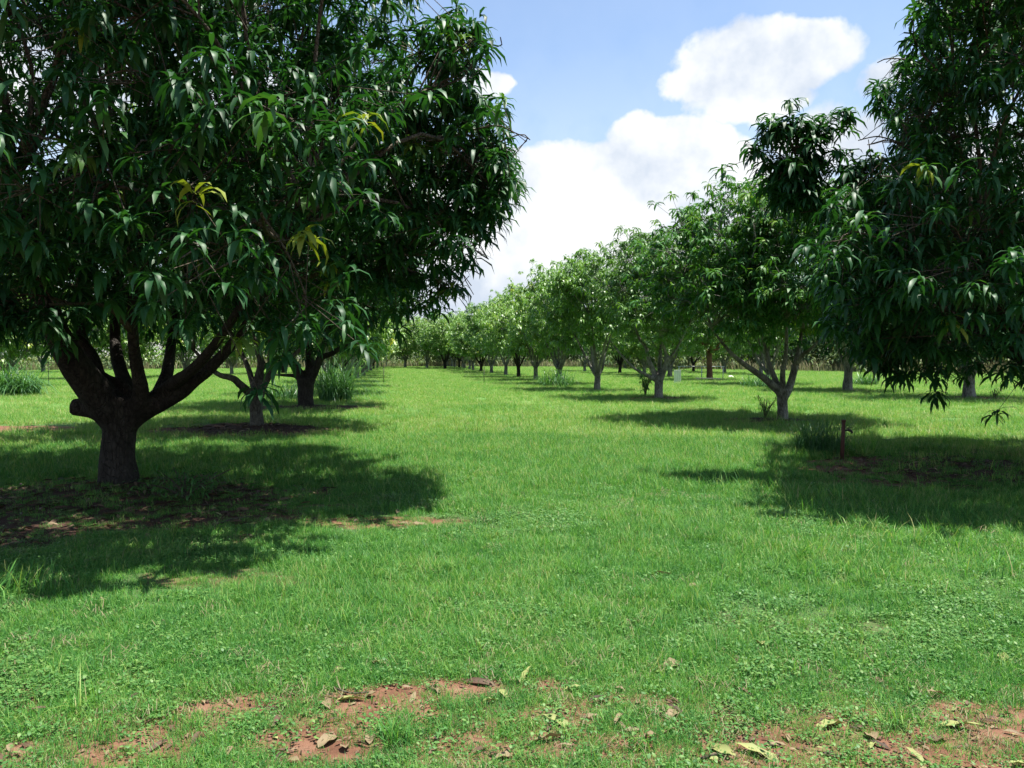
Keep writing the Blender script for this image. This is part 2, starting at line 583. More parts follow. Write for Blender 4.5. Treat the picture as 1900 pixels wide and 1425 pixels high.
# ------------------------------------------------------------------ leaves
def leaf_shape(e0, droop, roll, stations, wid=.19, fold=.22, curl=0.0, mid=True, wprof=None):
    """a lance shaped leaf of length 1 leaving the twig along +x; returns verts and faces"""
    ts = np.linspace(0, 1, 41)
    ang = e0 - droop * ts ** 1.2
    xs = np.concatenate([[0], np.cumsum(np.cos(ang[:-1]) / 40)])
    zs = np.concatenate([[0], np.cumsum(np.sin(ang[:-1]) / 40)])
    V, F = [], []
    V.append((0, 0, 0))
    rings = []
    for t in stations:
        k = int(round(t * 40))
        a = ang[k]
        T = np.array([math.cos(a), 0, math.sin(a)])
        Nn = np.array([-math.sin(a), 0, math.cos(a)])
        Y = np.array([0, 1.0, 0])
        ro = roll * t
        Yr = Y * math.cos(ro) + Nn * math.sin(ro)
        Nr = Nn * math.cos(ro) - Y * math.sin(ro)
        w = .5 * wid * (math.sin(math.pi * t ** .8) ** .8 if wprof is None else wprof(t))
        C = np.array([xs[k], 0, zs[k]])
        wob = curl * math.sin(t * 17 + roll * 5)
        Lp = C + Yr * w + Nr * (fold + wob) * w
        Rp = C - Yr * w + Nr * (fold - wob) * w
        idx = len(V)
        if mid:
            V += [Lp, C, Rp]
            rings.append((idx, idx + 1, idx + 2))
        else:
            V += [Lp, Rp]
            rings.append((idx, idx + 1))
    tip = len(V)
    V.append((xs[-1], 0, zs[-1]))
    r0 = rings[0]
    for a, b in zip(r0[:-1], r0[1:]):
        F.append((0, b, a))
    for ra, rb in zip(rings[:-1], rings[1:]):
        for k in range(len(ra) - 1):
            F.append((ra[k], ra[k + 1], rb[k + 1], rb[k]))
    for a, b in zip(rings[-1][:-1], rings[-1][1:]):
        F.append((a, b, tip))
    return np.array([np.asarray(v, float) for v in V]), F


def variants(n, stations, mid, seed, wid=.188):
    r = np.random.default_rng(seed)
    out = []
    for k in range(n):
        e0 = R(-30 + 80 * (k + .5) / n + r.uniform(-6, 6))
        droop = R(r.uniform(85, 130)) if e0 > 0 else R(r.uniform(45, 80))
        out.append(leaf_shape(e0, droop, r.uniform(-.9, .9), stations, wid=wid * r.uniform(.85, 1.15), mid=mid))
    return out


NV = 16
VAR_HI = variants(NV, (.22, .48, .76), True, 1)
VAR_MD = variants(NV, (.30, .68), True, 2)
VAR_SM = variants(NV, (.30, .68), False, 4, wid=.22)
VAR_LO = variants(NV, (.42,), False, 3, wid=.27)


def scatter_leaves(var, P, phi, L, kind, tint):
    """all leaves as one set of arrays; each leaf is variant[kind] turned by phi, scaled by L, moved to P"""
    V0 = np.stack([v for v, f in var])
    F = var[0][1]
    c, s = np.cos(phi)[:, None], np.sin(phi)[:, None]
    Q = V0[kind] * L[:, None, None]
    X = Q[:, :, 0] * c - Q[:, :, 1] * s
    Y = Q[:, :, 0] * s + Q[:, :, 1] * c
    V = np.stack([X, Y, Q[:, :, 2]], -1) + P[:, None, :]
    nv = V0.shape[1]
    fl = np.array([k for f in F for k in f])
    loops = (np.arange(len(P)) * nv)[:, None] + fl[None, :]
    sizes = np.tile([len(f) for f in F], len(P))
    return V.reshape(-1, 3), loops.ravel(), sizes, np.repeat(tint, nv)


LEAF_TINTS = (.15, .35, .5, .7)
LEAF_MESH = {}


def leaf_mesh(k, t, mat):
    key = (k, t, mat.name)
    if key not in LEAF_MESH:
        v, f = VAR_HI[k]
        LEAF_MESH[key] = mesh_np("leaf", v, [i for q_ in f for i in q_], [len(q_) for q_ in f], attrs={"tint": np.full(len(v), t)}, mats=[mat])
    return LEAF_MESH[key]


def kmeans(P, k, seed):
    r = np.random.default_rng(seed)
    C = P[r.choice(len(P), k, replace=False)]
    for _ in range(9):
        d = ((P[:, None] - C[None]) ** 2).sum(-1)
        lab = d.argmin(1)
        for i in range(k):
            if (lab == i).any():
                C[i] = P[lab == i].mean(0)
    return C, lab


def crown_clumps(c, rad, zmin, n, seed, lump=.3, extra=()):
    """ends of branches spread through an uneven crown"""
    r = np.random.default_rng(seed)
    out = []
    while len(out) < n:
        d = r.normal(size=3)
        d /= np.linalg.norm(d)
        k = 1 - lump / 2 + lump * 1.6 * (fbm(d[0] * 1.7 + 5, d[1] * 1.7 + 3, d[2] * 1.7 + seed, 2, seed) - .35)
        t = 1 - .62 * r.random() ** 1.5
        p = c + d * rad * k * t
        zm = zmin + .7 * (fbm(p[0] * .8, p[1] * .8, 0, 2, seed + 2) - .45)
        if p[2] < zm:
            continue
        out.append(p)
    return np.array(out)


def make_tree(name, label, cat, base, crown, rad, zmin, n_clump, per_clump, seed, limbs=None, trunk=None, lod="md", mat=None, bark=None,
              leaf_len=.25, per_whorl=13, sigma=.36, extra=(), remesh=0.0, n_leaf_objects=0, group=None, tint0=.36, tint_sd=.16, fork=.95, trunk_r=.15,
              cut=None, special=(), n_limb=6, joined=False, keep=None, add_limbs=()):
    """a mango tree: trunk, limbs, twigs, crown. limbs are polylines in world space [(points, radii)]"""
    r = np.random.default_rng(seed)
    mat = mat or MANGO
    bark = bark or BARK_P
    base = np.array([base[0], base[1], gz(*base)])
    root = thing(name, label, cat, tuple(base), group)
    crown = np.asarray(crown, float)
    rad = np.asarray(rad, float)
    cl = crown_clumps(crown, rad, zmin, n_clump, seed)
    if keep is not None:
        cl = cl[keep(cl)]
    subs, lab = kmeans(cl, max(8, len(cl) // 5), seed + 1)
    nsub = len(subs)
    xsg, xown = [], []
    for (p, sg, k, *own) in extra:                 # sprays that stand out of the crown, each on a branch of its own
        xsg.append(float(np.clip(sg, .13, .34)))
        xown.append(bool(own))
        subs = np.vstack([subs, np.asarray(p)[None]])
        cl = np.vstack([cl, np.asarray(p) + r.normal(size=(k, 3)) * sg])
        lab = np.concatenate([lab, np.full(k, len(subs) - 1)])
    if limbs is None:
        mains, mlab = kmeans(subs, n_limb, seed + 2)
        limbs = []
        f0 = base + np.array([0, 0, fork])
        for m_ in mains:
            dv = m_ - f0
            hz = np.hypot(dv[0], dv[1]) + 1e-6
            p1 = f0 + np.array([dv[0] / hz * .28, dv[1] / hz * .28, .32])
            p2 = f0 + dv * .33 + np.array([0, 0, -.12])
            p3 = f0 + dv * .62
            k = trunk_r * r.uniform(.42, .6)
            limbs.append(([f0 + np.array([0, 0, -.12]), p1, p2, p3], [k * 1.15, k, k * .8, k * .5]))
    limbs = list(limbs) + list(add_limbs)
    if trunk is None:
        lean = r.uniform(-.05, .05, 2)
        trunk = ([base + np.array([0, 0, -.15]), base + np.array([0, 0, .06]), base + np.array([lean[0] * .5, lean[1] * .5, fork * .5]), base + np.array([lean[0], lean[1], fork * .88]), base + np.array([lean[0], lean[1], fork + .08])],
                 [trunk_r * 1.5, trunk_r * 1.2, trunk_r, trunk_r * 1.02, trunk_r * 1.12])
    T = Tubes()
    sides = 14 if lod == "hi" or remesh else 9
    T.add([p - base for p in map(np.asarray, trunk[0])], trunk[1], sides, 5, .16)
    br = []
    paths = []
    for (P, Rr) in limbs:
        Pn = [np.asarray(p, float) - base for p in P]
        T.add(Pn, Rr, 10 if remesh else 7, 5, .16)
        cp, cr = catmull(Pn, Rr, 5)
        k0 = max(1, int(len(cp) * .4))
        paths.append((cp[k0:], cr[k0:]))
        br.append(Tubes())
    if cut is not None:                      # sawn off stub
        T.add([np.asarray(p) - base for p in cut[0]], cut[1], 12, 4, .06)
    # secondary branches from the nearest point of a limb to each group of clumps
    twA = [[] for _ in limbs]
    twB = [[] for _ in limbs]
    P_l, A_l = [], []
    allp = [(li, k) for li, (cp, cr) in enumerate(paths) for k in range(len(cp))]
    pts = np.array([paths[li][0][k] for li, k in allp])
    for si, s in enumerate(subs):
        sl = s - base
        mem = cl[lab == si] - base
        if len(mem) == 0:
            continue
        dv = sl - pts
        cost = np.linalg.norm(dv, axis=1) + np.maximum(0, .3 - dv[:, 2]) * .7
        if add_limbs:
            own = si >= nsub and xown[si - nsub]
            cost = cost + np.where((np.array([q_[0] for q_ in allp]) >= len(limbs) - len(add_limbs)) == own, 0, 1e3)
        bi = int(cost.argmin())
        li, k = allp[bi]
        p0 = pts[bi]
        r0 = min(float(paths[li][1][k]) * .75, .05)
        dd = sl - p0
        ln = np.linalg.norm(dd)
        mid = p0 + dd * .45 + np.array([0, 0, .10 * ln]) + r.normal(size=3) * .07 * ln
        end = p0 + dd * .92
        n_kept = 0
        for m_ in mem:
            q0 = mid + (end - mid) * r.uniform(.3, 1)
            own = si >= nsub and xown[si - nsub]
            nw = max(3, int(per_clump * r.uniform(.6, 1.4) * (.5 if own else 1)))
            sg_ = sigma if si < nsub else xsg[si - nsub]
            off = r.normal(size=(nw, 3)) * np.array([sg_, sg_, sg_ * .75])
            tip = m_ + off
            if keep is not None and not own:
                tip = tip[keep(tip + base)]
                nw = len(tip)
                if nw < 2:
                    continue
            n_kept += 1
            ln2 = np.linalg.norm(m_ - q0)
            mm = q0 + (m_ - q0) * .5 + np.array([0, 0, .16 * ln2]) + r.normal(size=3) * .09 * ln2
            br[li].add([q0, mm, q0 + (m_ - q0) * .8 + np.array([0, 0, .08 * ln2]) + r.normal(size=3) * .05 * ln2, m_], [.011, .009, .008, .006], 4, 3, cap=False)
            twA[li].append(np.repeat([mm], nw, 0) + (m_ - mm) * r.uniform(.2, 1, (nw, 1)))
            twB[li].append(tip)
            P_l.append(tip + base)
            out = tip + base - crown
            A_l.append(np.arctan2(out[:, 1], out[:, 0]))
        if n_kept:
            br[li].add([p0, mid, end], [max(r0, .018), .022, .012], 6, 4)
    W_ = np.vstack(P_l)
    Wa = np.concatenate(A_l)
    nW = len(W_)
    # --- woody parts
    if joined:
        for li in range(len(limbs)):
            for k_ in range(len(br[li].V)):
                pass
        for b in br:
            if b.n:
                for L_, in zip(b.L):
                    T.L.append(np.asarray(L_) + T.n)
                T.V += b.V
                T.S += b.S
                T.n += b.n
        link("trunk", T.mesh("trunk", bark), root)
    else:
        tr = link("trunk", T.mesh("trunk", bark), root)
        if remesh:
            md = tr.modifiers.new("fuse", "REMESH")
            md.mode = "VOXEL"
            md.voxel_size = remesh
            md.use_smooth_shade = True
            ms = tr.modifiers.new("soften", "SMOOTH")
            ms.factor = .5
            ms.iterations = 6
        for li, b in enumerate(br):
            if b.n == 0:
                continue
            if twA[li]:
                b.prisms(np.vstack(twA[li]), np.vstack(twB[li]), .006, .0035)
            link("branch", b.mesh("branch", bark if lod != "hi" else TWIG), root)
    # --- leaves in whorls
    nl = np.maximum(6, r.poisson(per_whorl, nW))
    idx = np.repeat(np.arange(nW), nl)
    n = len(idx)
    within = np.concatenate([np.arange(k) for k in nl])
    phi = Wa[idx] + within * 2.399 + r.normal(size=n) * .35
    kindv = r.integers(0, NV, n)
    Lf = leaf_len * np.clip(r.normal(1, .17, n), .5, 1.4)
    wt_ = r.normal(0, tint_sd * .7, nW)
    tint = np.clip(tint0 + wt_[idx] + r.normal(0, tint_sd * .6, n), 0, .84)
    young = r.random(nW) < .03
    tint = np.where(young[idx], np.clip(tint + .3, 0, .92), tint)
    P = W_[idx] + r.normal(size=(n, 3)) * np.array([.012, .012, .03])
    for (sp, sr, st) in special:             # clusters that have yellowed or are in young flush
        rl_ = W_ - np.array([0, 0, CAM_H])
        dp_ = rl_[:, 1] * CP - rl_[:, 2] * SP
        dd = np.hypot(950 + rl_[:, 0] / dp_ * F_PX - sp[0], 712.5 - (rl_[:, 1] * SP + rl_[:, 2] * CP) / dp_ * F_PX - sp[1]) / 12 + dp_ * 1.5
        for w_i in np.argsort(dd)[:sr]:
            mk = idx == w_i
            tint[mk] = st + r.normal(0, .03, mk.sum())
    if n_leaf_objects:
        dist = np.linalg.norm(P - np.array([0, 0, CAM_H]), axis=1)
        rel = P - np.array([0, 0, CAM_H])
        dep = rel[:, 1] * CP - rel[:, 2] * SP
        hv = rel[:, 1] * SP + rel[:, 2] * CP
        inn = (dep > .5) & (np.abs(rel[:, 0] / dep) < .635) & (np.abs(hv / dep) < .475)
        dist = np.where(inn, dist, 1e6)
        pick = np.argsort(dist)[:n_leaf_objects]
        for p_i in pick:
            t = min(LEAF_TINTS, key=lambda v: abs(v - tint[p_i])) if tint[p_i] < .8 else .93
            lo = bpy.data.objects.new("leaf", leaf_mesh(int(kindv[p_i]), t, mat))
            COL.objects.link(lo)
            lo.parent = root
            lo.location = tuple(P[p_i] - base)
            lo.rotation_euler = (0, 0, float(phi[p_i]))
            lo.scale = (float(Lf[p_i]),) * 3
        msk = np.ones(n, bool)
        msk[pick] = False
        P, phi, Lf, kindv, tint = P[msk], phi[msk], Lf[msk], kindv[msk], tint[msk]
    var = {"hi": VAR_MD, "md": VAR_SM, "lo": VAR_LO}[lod]
    V, L_, S_, t_ = scatter_leaves(var, P - base, phi, Lf, kindv, tint)
    cr_ = link("crown", mesh_np("crown", V, L_, S_, attrs={"tint": t_}, mats=[mat]), root)
    cr_["kind"] = "stuff"
    return root


def inside(c, bound, side):
    """which branch ends fall within the outline a crown shows"""
    rel = c - np.array([0, 0, CAM_H])
    dep = rel[:, 1] * CP - rel[:, 2] * SP
    px = 950 + rel[:, 0] / dep * F_PX
    py = 712.5 - (rel[:, 1] * SP + rel[:, 2] * CP) / dep * F_PX
    b = np.interp(py, [q_[0] for q_ in bound], [q_[1] for q_ in bound])
    return (px - b) * side < 0


def inside_box(c, x0, x1, y0, y1):
    return inside(c, [(y0, x1), (y1, x1)], 1) & inside(c, [(y0, x0), (y1, x0)], -1) & (np.abs(c[:, 2] - at(950, (y0 + y1) / 2, 10.6)[2]) < (y1 - y0) / 2 / F_PX * 10.6)


def limb(pts, d, radii, dd=None):
    """limb traced in pixels at depth d (dd: depth offsets towards its end)"""
    n = len(pts)
    off = np.linspace(0, dd or 0.0, n)
    return [at(px, py, d + o) for (px, py), o in zip(pts, off)], list(radii)


# --- the big near tree
dA = A_XY[1]
A_limbs = [
    limb([(215, 770), (178, 725), (148, 690), (116, 640), (90, 575), (60, 480), (30, 330)], dA, [.23, .21, .17, .145, .12, .09, .05], -1.4),
    limb([(195, 740), (182, 705), (170, 668), (152, 630), (150, 560), (170, 420)], dA + .05, [.15, .12, .10, .085, .07, .04], .9),
    limb([(235, 765), (236, 725), (226, 695), (216, 655), (214, 600), (225, 480), (235, 330)], dA + .1, [.16, .11, .09, .082, .075, .06, .04], 1.3),
    limb([(255, 765), (262, 730), (256, 690), (248, 640), (246, 560), (265, 400)], dA - .05, [.15, .10, .078, .068, .06, .035], -1.2),
    limb([(262, 765), (292, 732), (310, 692), (317, 645), (330, 560), (360, 430)], dA + .15, [.15, .10, .085, .075, .06, .035], 1.5),
    limb([(240, 770), (282, 752), (318, 735), (352, 712), (385, 686), (430, 640), (475, 570), (530, 450)], dA, [.2, .135, .115, .098, .082, .066, .055, .03], -.4),
    limb([(285, 740), (320, 712), (346, 694), (375, 668), (420, 610), (480, 520), (570, 400)], dA + .1, [.10, .085, .072, .062, .055, .045, .028], -2.2),
    limb([(245, 740), (228, 712), (205, 706), (182, 695)], dA, [.075, .062, .062, .075], 0.0),
]
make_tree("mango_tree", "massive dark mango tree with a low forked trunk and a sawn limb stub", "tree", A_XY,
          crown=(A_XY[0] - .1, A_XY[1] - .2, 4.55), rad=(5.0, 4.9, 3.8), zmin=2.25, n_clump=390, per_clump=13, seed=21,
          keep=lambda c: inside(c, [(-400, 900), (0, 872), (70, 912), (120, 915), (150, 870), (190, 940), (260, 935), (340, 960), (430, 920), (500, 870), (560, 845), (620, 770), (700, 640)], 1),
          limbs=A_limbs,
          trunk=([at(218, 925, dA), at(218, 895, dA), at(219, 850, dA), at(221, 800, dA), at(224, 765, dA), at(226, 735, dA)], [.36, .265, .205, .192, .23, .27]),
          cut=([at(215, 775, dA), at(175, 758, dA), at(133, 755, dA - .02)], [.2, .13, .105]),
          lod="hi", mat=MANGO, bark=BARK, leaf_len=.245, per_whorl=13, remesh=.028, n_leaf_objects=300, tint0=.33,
          extra=[(at(850, 420, 9.0), .4, 6), (at(890, 300, 10.2), .4, 6), (at(905, 100, 8.6), .35, 5), (at(900, 240, 8.8), .4, 6), (at(945, 350, 9.2), .3, 5), (at(840, 470, 9.4), .45, 7), (at(850, 520, 9.5), .3, 3),
                 (at(75, 560, 7.5), .2, 3), (at(480, 390, 6.0), .35, 4), (at(120, 320, 6.2), .3, 4), (at(490, 220, 6.4), .3, 4)],
          special=[((405, 650), 1, .94), ((690, 240), 1, .90), ((790, 255), 2, .86), ((535, 470), 1, .9), ((410, 620), 1, .88), ((840, 75), 2, .8), ((130, 310), 2, .78), ((470, 210), 2, .76), ((370, 390), 1, .84)])

# --- the near tree whose trunk stands just out of view on the other side
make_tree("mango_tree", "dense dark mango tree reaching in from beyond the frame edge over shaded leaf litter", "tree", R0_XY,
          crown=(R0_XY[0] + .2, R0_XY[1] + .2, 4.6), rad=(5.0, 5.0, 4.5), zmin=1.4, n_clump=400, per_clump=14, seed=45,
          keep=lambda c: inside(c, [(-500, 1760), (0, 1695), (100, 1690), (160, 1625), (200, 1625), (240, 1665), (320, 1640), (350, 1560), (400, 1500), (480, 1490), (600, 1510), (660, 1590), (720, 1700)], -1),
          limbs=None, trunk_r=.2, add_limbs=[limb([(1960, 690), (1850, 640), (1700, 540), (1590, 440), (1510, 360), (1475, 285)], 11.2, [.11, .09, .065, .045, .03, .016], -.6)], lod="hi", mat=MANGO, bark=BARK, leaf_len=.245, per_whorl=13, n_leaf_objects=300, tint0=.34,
          extra=[(at(1462, 300, 10.6), .17, 6, 1), (at(1436, 240, 10.7), .05, 2, 1), (at(1440, 300, 10.7), .06, 2, 1), (at(1482, 238, 10.6), .05, 2, 1), (at(1524, 246, 10.5), .05, 2, 1), (at(1498, 295, 10.5), .08, 3, 1), (at(1472, 350, 10.6), .12, 4, 1), (at(1450, 345, 10.6), .1, 3, 1), (at(1500, 380, 10.6), .15, 3, 1), (at(1620, 300, 10.2), .12, 3, 1), (at(1640, 360, 10.2), .3, 5), (at(1660, 200, 9.8), .3, 5),
                 (at(1580, 450, 10.0), .4, 8), (at(1690, 470, 8.4), .4, 6), (at(1610, 590, 9.8), .3, 6), (at(1625, 640, 9.9), .12, 2), (at(1700, 600, 9.4), .4, 6), (at(1800, 480, 8.2), .4, 5), (at(1700, 60, 9.6), .4, 6), (at(1850, 40, 9.0), .4, 5)])

# --- second and third of the same row
dB = B_XY[1]
make_tree("mango_tree", "shaded mango tree with pale grey spreading limbs and leaf litter at its foot", "tree", B_XY,
          crown=(B_XY[0], dB, 4.5), rad=(4.0, 4.0, 3.0), zmin=2.5, n_clump=230, per_clump=12, seed=63,
          limbs=[limb([(472, 740), (460, 726), (444, 712), (432, 702), (401, 692), (360, 650)], dB, [.12, .10, .085, .075, .06, .04], -.6),
                 limb([(478, 735), (479, 702), (484, 674), (476, 638), (470, 612), (450, 540)], dB, [.12, .10, .085, .075, .06, .04], .5),
                 limb([(480, 735), (494, 707), (513, 681), (541, 662), (555, 650), (620, 590)], dB, [.12, .085, .07, .06, .055, .03], .3),
                 limb([(484, 725), (500, 690), (503, 650), (503, 619), (522, 584), (540, 500)], dB, [.09, .075, .065, .06, .05, .03], .9),
                 limb([(474, 730), (466, 700), (455, 670), (430, 620), (400, 560)], dB, [.09, .075, .06, .05, .03], 1.2)],
          trunk=([at(476, 805, dB), at(476, 790, dB), at(476, 765, dB), at(475, 742, dB), at(476, 724, dB)], [.22, .175, .145, .15, .17]),
          lod="md", mat=MANGO, bark=BARK_M, leaf_len=.25, remesh=.03, tint0=.38)
dC = C_XY[1]
make_tree("mango_tree", "thick dark trunked mango tree standing right beside the tall grass clump", "tree", C_XY,
          crown=(C_XY[0], dC, 4.7), rad=(3.9, 4.2, 3.3), zmin=1.95, n_clump=230, per_clump=12, seed=77,
          limbs=[limb([(565, 712), (548, 698), (525, 696), (505, 695)], dC, [.12, .07, .06, .04], -.2),
                 limb([(562, 715), (556, 692), (546, 674), (536, 655), (520, 610)], dC, [.18, .14, .12, .10, .06], -.4),
                 limb([(568, 712), (574, 685), (574, 660), (572, 630), (565, 560)], dC, [.2, .15, .13, .11, .06], .4),
                 limb([(572, 712), (586, 686), (597, 664), (617, 655), (640, 640), (690, 600)], dC, [.18, .13, .11, .095, .08, .04], -.2),
                 limb([(575, 705), (590, 670), (600, 640), (620, 590)], dC, [.14, .11, .09, .05], 1.2)],
          trunk=([at(567, 765, dC), at(567, 752, dC), at(567, 735, dC), at(567, 715, dC), at(568, 700, dC)], [.34, .28, .25, .26, .27]),
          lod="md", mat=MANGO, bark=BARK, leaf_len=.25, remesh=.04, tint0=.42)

# --- sunny row
d1 = R1_XY[1]
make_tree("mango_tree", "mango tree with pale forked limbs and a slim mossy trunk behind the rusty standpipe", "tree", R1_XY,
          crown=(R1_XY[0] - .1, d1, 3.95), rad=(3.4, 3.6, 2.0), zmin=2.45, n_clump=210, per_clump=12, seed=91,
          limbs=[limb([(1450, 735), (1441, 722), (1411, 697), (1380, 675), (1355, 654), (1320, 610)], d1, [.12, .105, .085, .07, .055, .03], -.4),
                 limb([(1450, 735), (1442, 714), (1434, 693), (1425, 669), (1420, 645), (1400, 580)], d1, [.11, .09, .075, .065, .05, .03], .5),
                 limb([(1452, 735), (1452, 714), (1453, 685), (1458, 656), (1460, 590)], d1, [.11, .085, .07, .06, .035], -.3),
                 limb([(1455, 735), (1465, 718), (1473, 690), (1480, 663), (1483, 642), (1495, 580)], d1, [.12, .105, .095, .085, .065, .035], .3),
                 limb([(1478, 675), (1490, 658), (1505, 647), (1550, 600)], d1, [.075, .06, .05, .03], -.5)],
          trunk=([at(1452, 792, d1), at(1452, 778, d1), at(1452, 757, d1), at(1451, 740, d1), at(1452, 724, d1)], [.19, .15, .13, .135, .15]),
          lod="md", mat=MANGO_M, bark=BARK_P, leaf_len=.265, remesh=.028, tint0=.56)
d2 = R2_XY[1]
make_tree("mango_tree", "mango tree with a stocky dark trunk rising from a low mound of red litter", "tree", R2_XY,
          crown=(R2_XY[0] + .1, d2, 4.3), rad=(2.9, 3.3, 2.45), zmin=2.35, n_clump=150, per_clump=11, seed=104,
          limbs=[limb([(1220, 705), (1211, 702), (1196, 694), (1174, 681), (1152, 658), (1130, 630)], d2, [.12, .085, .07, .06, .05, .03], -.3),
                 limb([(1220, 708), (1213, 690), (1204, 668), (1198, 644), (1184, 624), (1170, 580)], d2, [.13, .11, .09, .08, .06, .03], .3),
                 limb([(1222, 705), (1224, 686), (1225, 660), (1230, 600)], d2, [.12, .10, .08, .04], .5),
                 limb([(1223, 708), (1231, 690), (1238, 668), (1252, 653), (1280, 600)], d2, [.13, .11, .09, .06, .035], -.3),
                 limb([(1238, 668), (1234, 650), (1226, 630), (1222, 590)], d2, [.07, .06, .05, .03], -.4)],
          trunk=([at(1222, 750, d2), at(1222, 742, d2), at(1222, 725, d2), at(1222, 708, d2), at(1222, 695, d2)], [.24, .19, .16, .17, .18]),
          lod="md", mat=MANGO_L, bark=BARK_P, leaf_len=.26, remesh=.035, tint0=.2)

# --- four patterns for the trees farther off; copies share their meshes
KINDS_OF_TREE = []


def far_tree(kind, xy, rot, sc, label, name="mango_tree", group=None):
    src = KINDS_OF_TREE[kind]
    o = thing(name, label, "tree", (xy[0], xy[1], gz(*xy)), group)
    o.rotation_euler = (0, 0, rot)
    o.scale = (sc[0], sc[0], sc[1])
    for ch in src.children:
        c = ch.copy()
        COL.objects.link(c)
        c.parent = o
    return o


def first_of_kind(xy, label, seed, rad, zc, mat, bark, tint0, fork=.95, tr=.15, n=120, per=12, lod="lo", lab_group=None, zmn=1.75):
    t = make_tree("mango_tree", label, "tree", xy, crown=(xy[0], xy[1], zc), rad=rad, zmin=zmn, n_clump=n, per_clump=per, seed=seed,
                  lod=lod, mat=mat, bark=bark, leaf_len=.30, per_whorl=12, sigma=.33, tint0=tint0, fork=fork, trunk_r=tr, joined=True, n_limb=6, group=lab_group)
    KINDS_OF_TREE.append(t)
    return t


def rowpos(i, x0, y0, step=8.45):
    return (x0 + ROW * step * i + random.uniform(-.25, .25), y0 + step * i + random.uniform(-.3, .3))


sun_row = [R3_XY] + [rowpos(i, R3_XY[0], R3_XY[1]) for i in range(1, 14)]
SUNNY = "mango trees along the sunny row"
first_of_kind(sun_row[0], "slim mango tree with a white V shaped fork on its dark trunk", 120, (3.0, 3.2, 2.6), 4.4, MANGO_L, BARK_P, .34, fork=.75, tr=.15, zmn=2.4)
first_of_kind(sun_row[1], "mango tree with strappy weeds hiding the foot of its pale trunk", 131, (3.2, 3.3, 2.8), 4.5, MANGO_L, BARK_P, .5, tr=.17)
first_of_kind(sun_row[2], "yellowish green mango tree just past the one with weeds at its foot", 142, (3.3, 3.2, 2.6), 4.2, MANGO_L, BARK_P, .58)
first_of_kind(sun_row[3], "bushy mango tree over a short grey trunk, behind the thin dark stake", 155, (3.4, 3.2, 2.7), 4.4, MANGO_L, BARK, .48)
ordn = ["fifth", "sixth", "seventh", "eighth", "ninth", "tenth", "eleventh", "twelfth", "thirteenth", "fourteenth"]
for i in range(4, 14):
    if i < 9:
        far_tree((i * 3 + 1) % 4, sun_row[i], i * 1.7, (random.uniform(.92, 1.15), random.uniform(.85, 1.12)),
                 f"pale green mango tree, {ordn[i - 4]} along the sunny row counted from the white forked one", group=SUNNY)
    else:
        far_tree((i * 3 + 1) % 4, sun_row[i], i * 1.7, (random.uniform(1.1, 1.3), random.uniform(1.05, 1.25)),
                 f"small distant mango tree, {ordn[i - 4]} along the sunny row counted from the white forked one", group=SUNNY)
for i in range(0, 11):
    p = rowpos(i, C_XY[0] + ROW * 9, C_XY[1] + 9.0)
    if i < 4:
        lab = ["mango tree with yellow green foliage showing past the tall grass clump",
               "mango tree just behind the yellow green one past the grass clump",
               "mango tree with a thin pale trunk and drooping lit skirt beyond the grass clump",
               "low mango tree with several pale stems near the dark irrigation stake"][i]
        far_tree([2, 0, 3, 1][i], p, i * 2.1 + .4, (1.08, 1.0), lab, group="shaded row beyond the grass clump")
    else:
        far_tree((i * 3) % 4, p, i * 2.1 + .4, (1.08, 1.0), f"small distant mango tree, {ordn[i - 4]} in the shaded row counted from the grass clump", group="shaded row beyond the grass clump")
for i, (px, d, sc_, lab) in enumerate([(792, 122, (1.25, 1.12), "rounded pale green tree closing the end of the grassy avenue"),
                                       (826, 112, (1.3, 1.15), "broad rounded tree joining the sunny row where the avenue ends"),
                                       (752, 128, (1.3, 1.2), "tall soft green tree just past the shaded row at the avenue end"),
                                       (858, 128, (1.2, 1.35), "tall pale tree standing behind the end of the sunny row")]):
    far_tree([1, 3, 2, 0][i], ((px - 950) / F_PX * d, d), i * 1.9, sc_, lab)
# the next row out on the sunny side
make_tree("mango_tree", "mango tree with white bare limbs above a mound of brown litter under drooping foliage", "tree", S1_XY,
          crown=(S1_XY[0], S1_XY[1], 4.4), rad=(3.7, 3.7, 3.2), zmin=1.2, n_clump=170, per_clump=12, seed=171, lod="lo", mat=MANGO, bark=BARK_P,
          leaf_len=.27, per_whorl=12, tint0=.4, fork=.8, trunk_r=.2, joined=True)
make_tree("mango_tree", "mango tree with a straight grey trunk and white limb stubs on one side", "tree", S2_XY,
          crown=(S2_XY[0], S2_XY[1], 4.4), rad=(3.5, 3.5, 2.9), zmin=2.0, n_clump=170, per_clump=12, seed=183, lod="lo", mat=MANGO, bark=BARK_P,
          leaf_len=.27, per_whorl=12, tint0=.42, fork=1.2, trunk_r=.2, joined=True)
S4 = (13.9, 56.0)
t4 = make_tree("mango_tree", "red brown barked mango tree standing behind the pale timber rail", "tree", S4,
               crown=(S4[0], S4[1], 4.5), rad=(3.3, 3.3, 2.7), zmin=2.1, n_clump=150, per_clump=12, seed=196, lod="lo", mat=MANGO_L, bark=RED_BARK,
               leaf_len=.27, per_whorl=12, tint0=.4, fork=1.9, trunk_r=.2, joined=True)
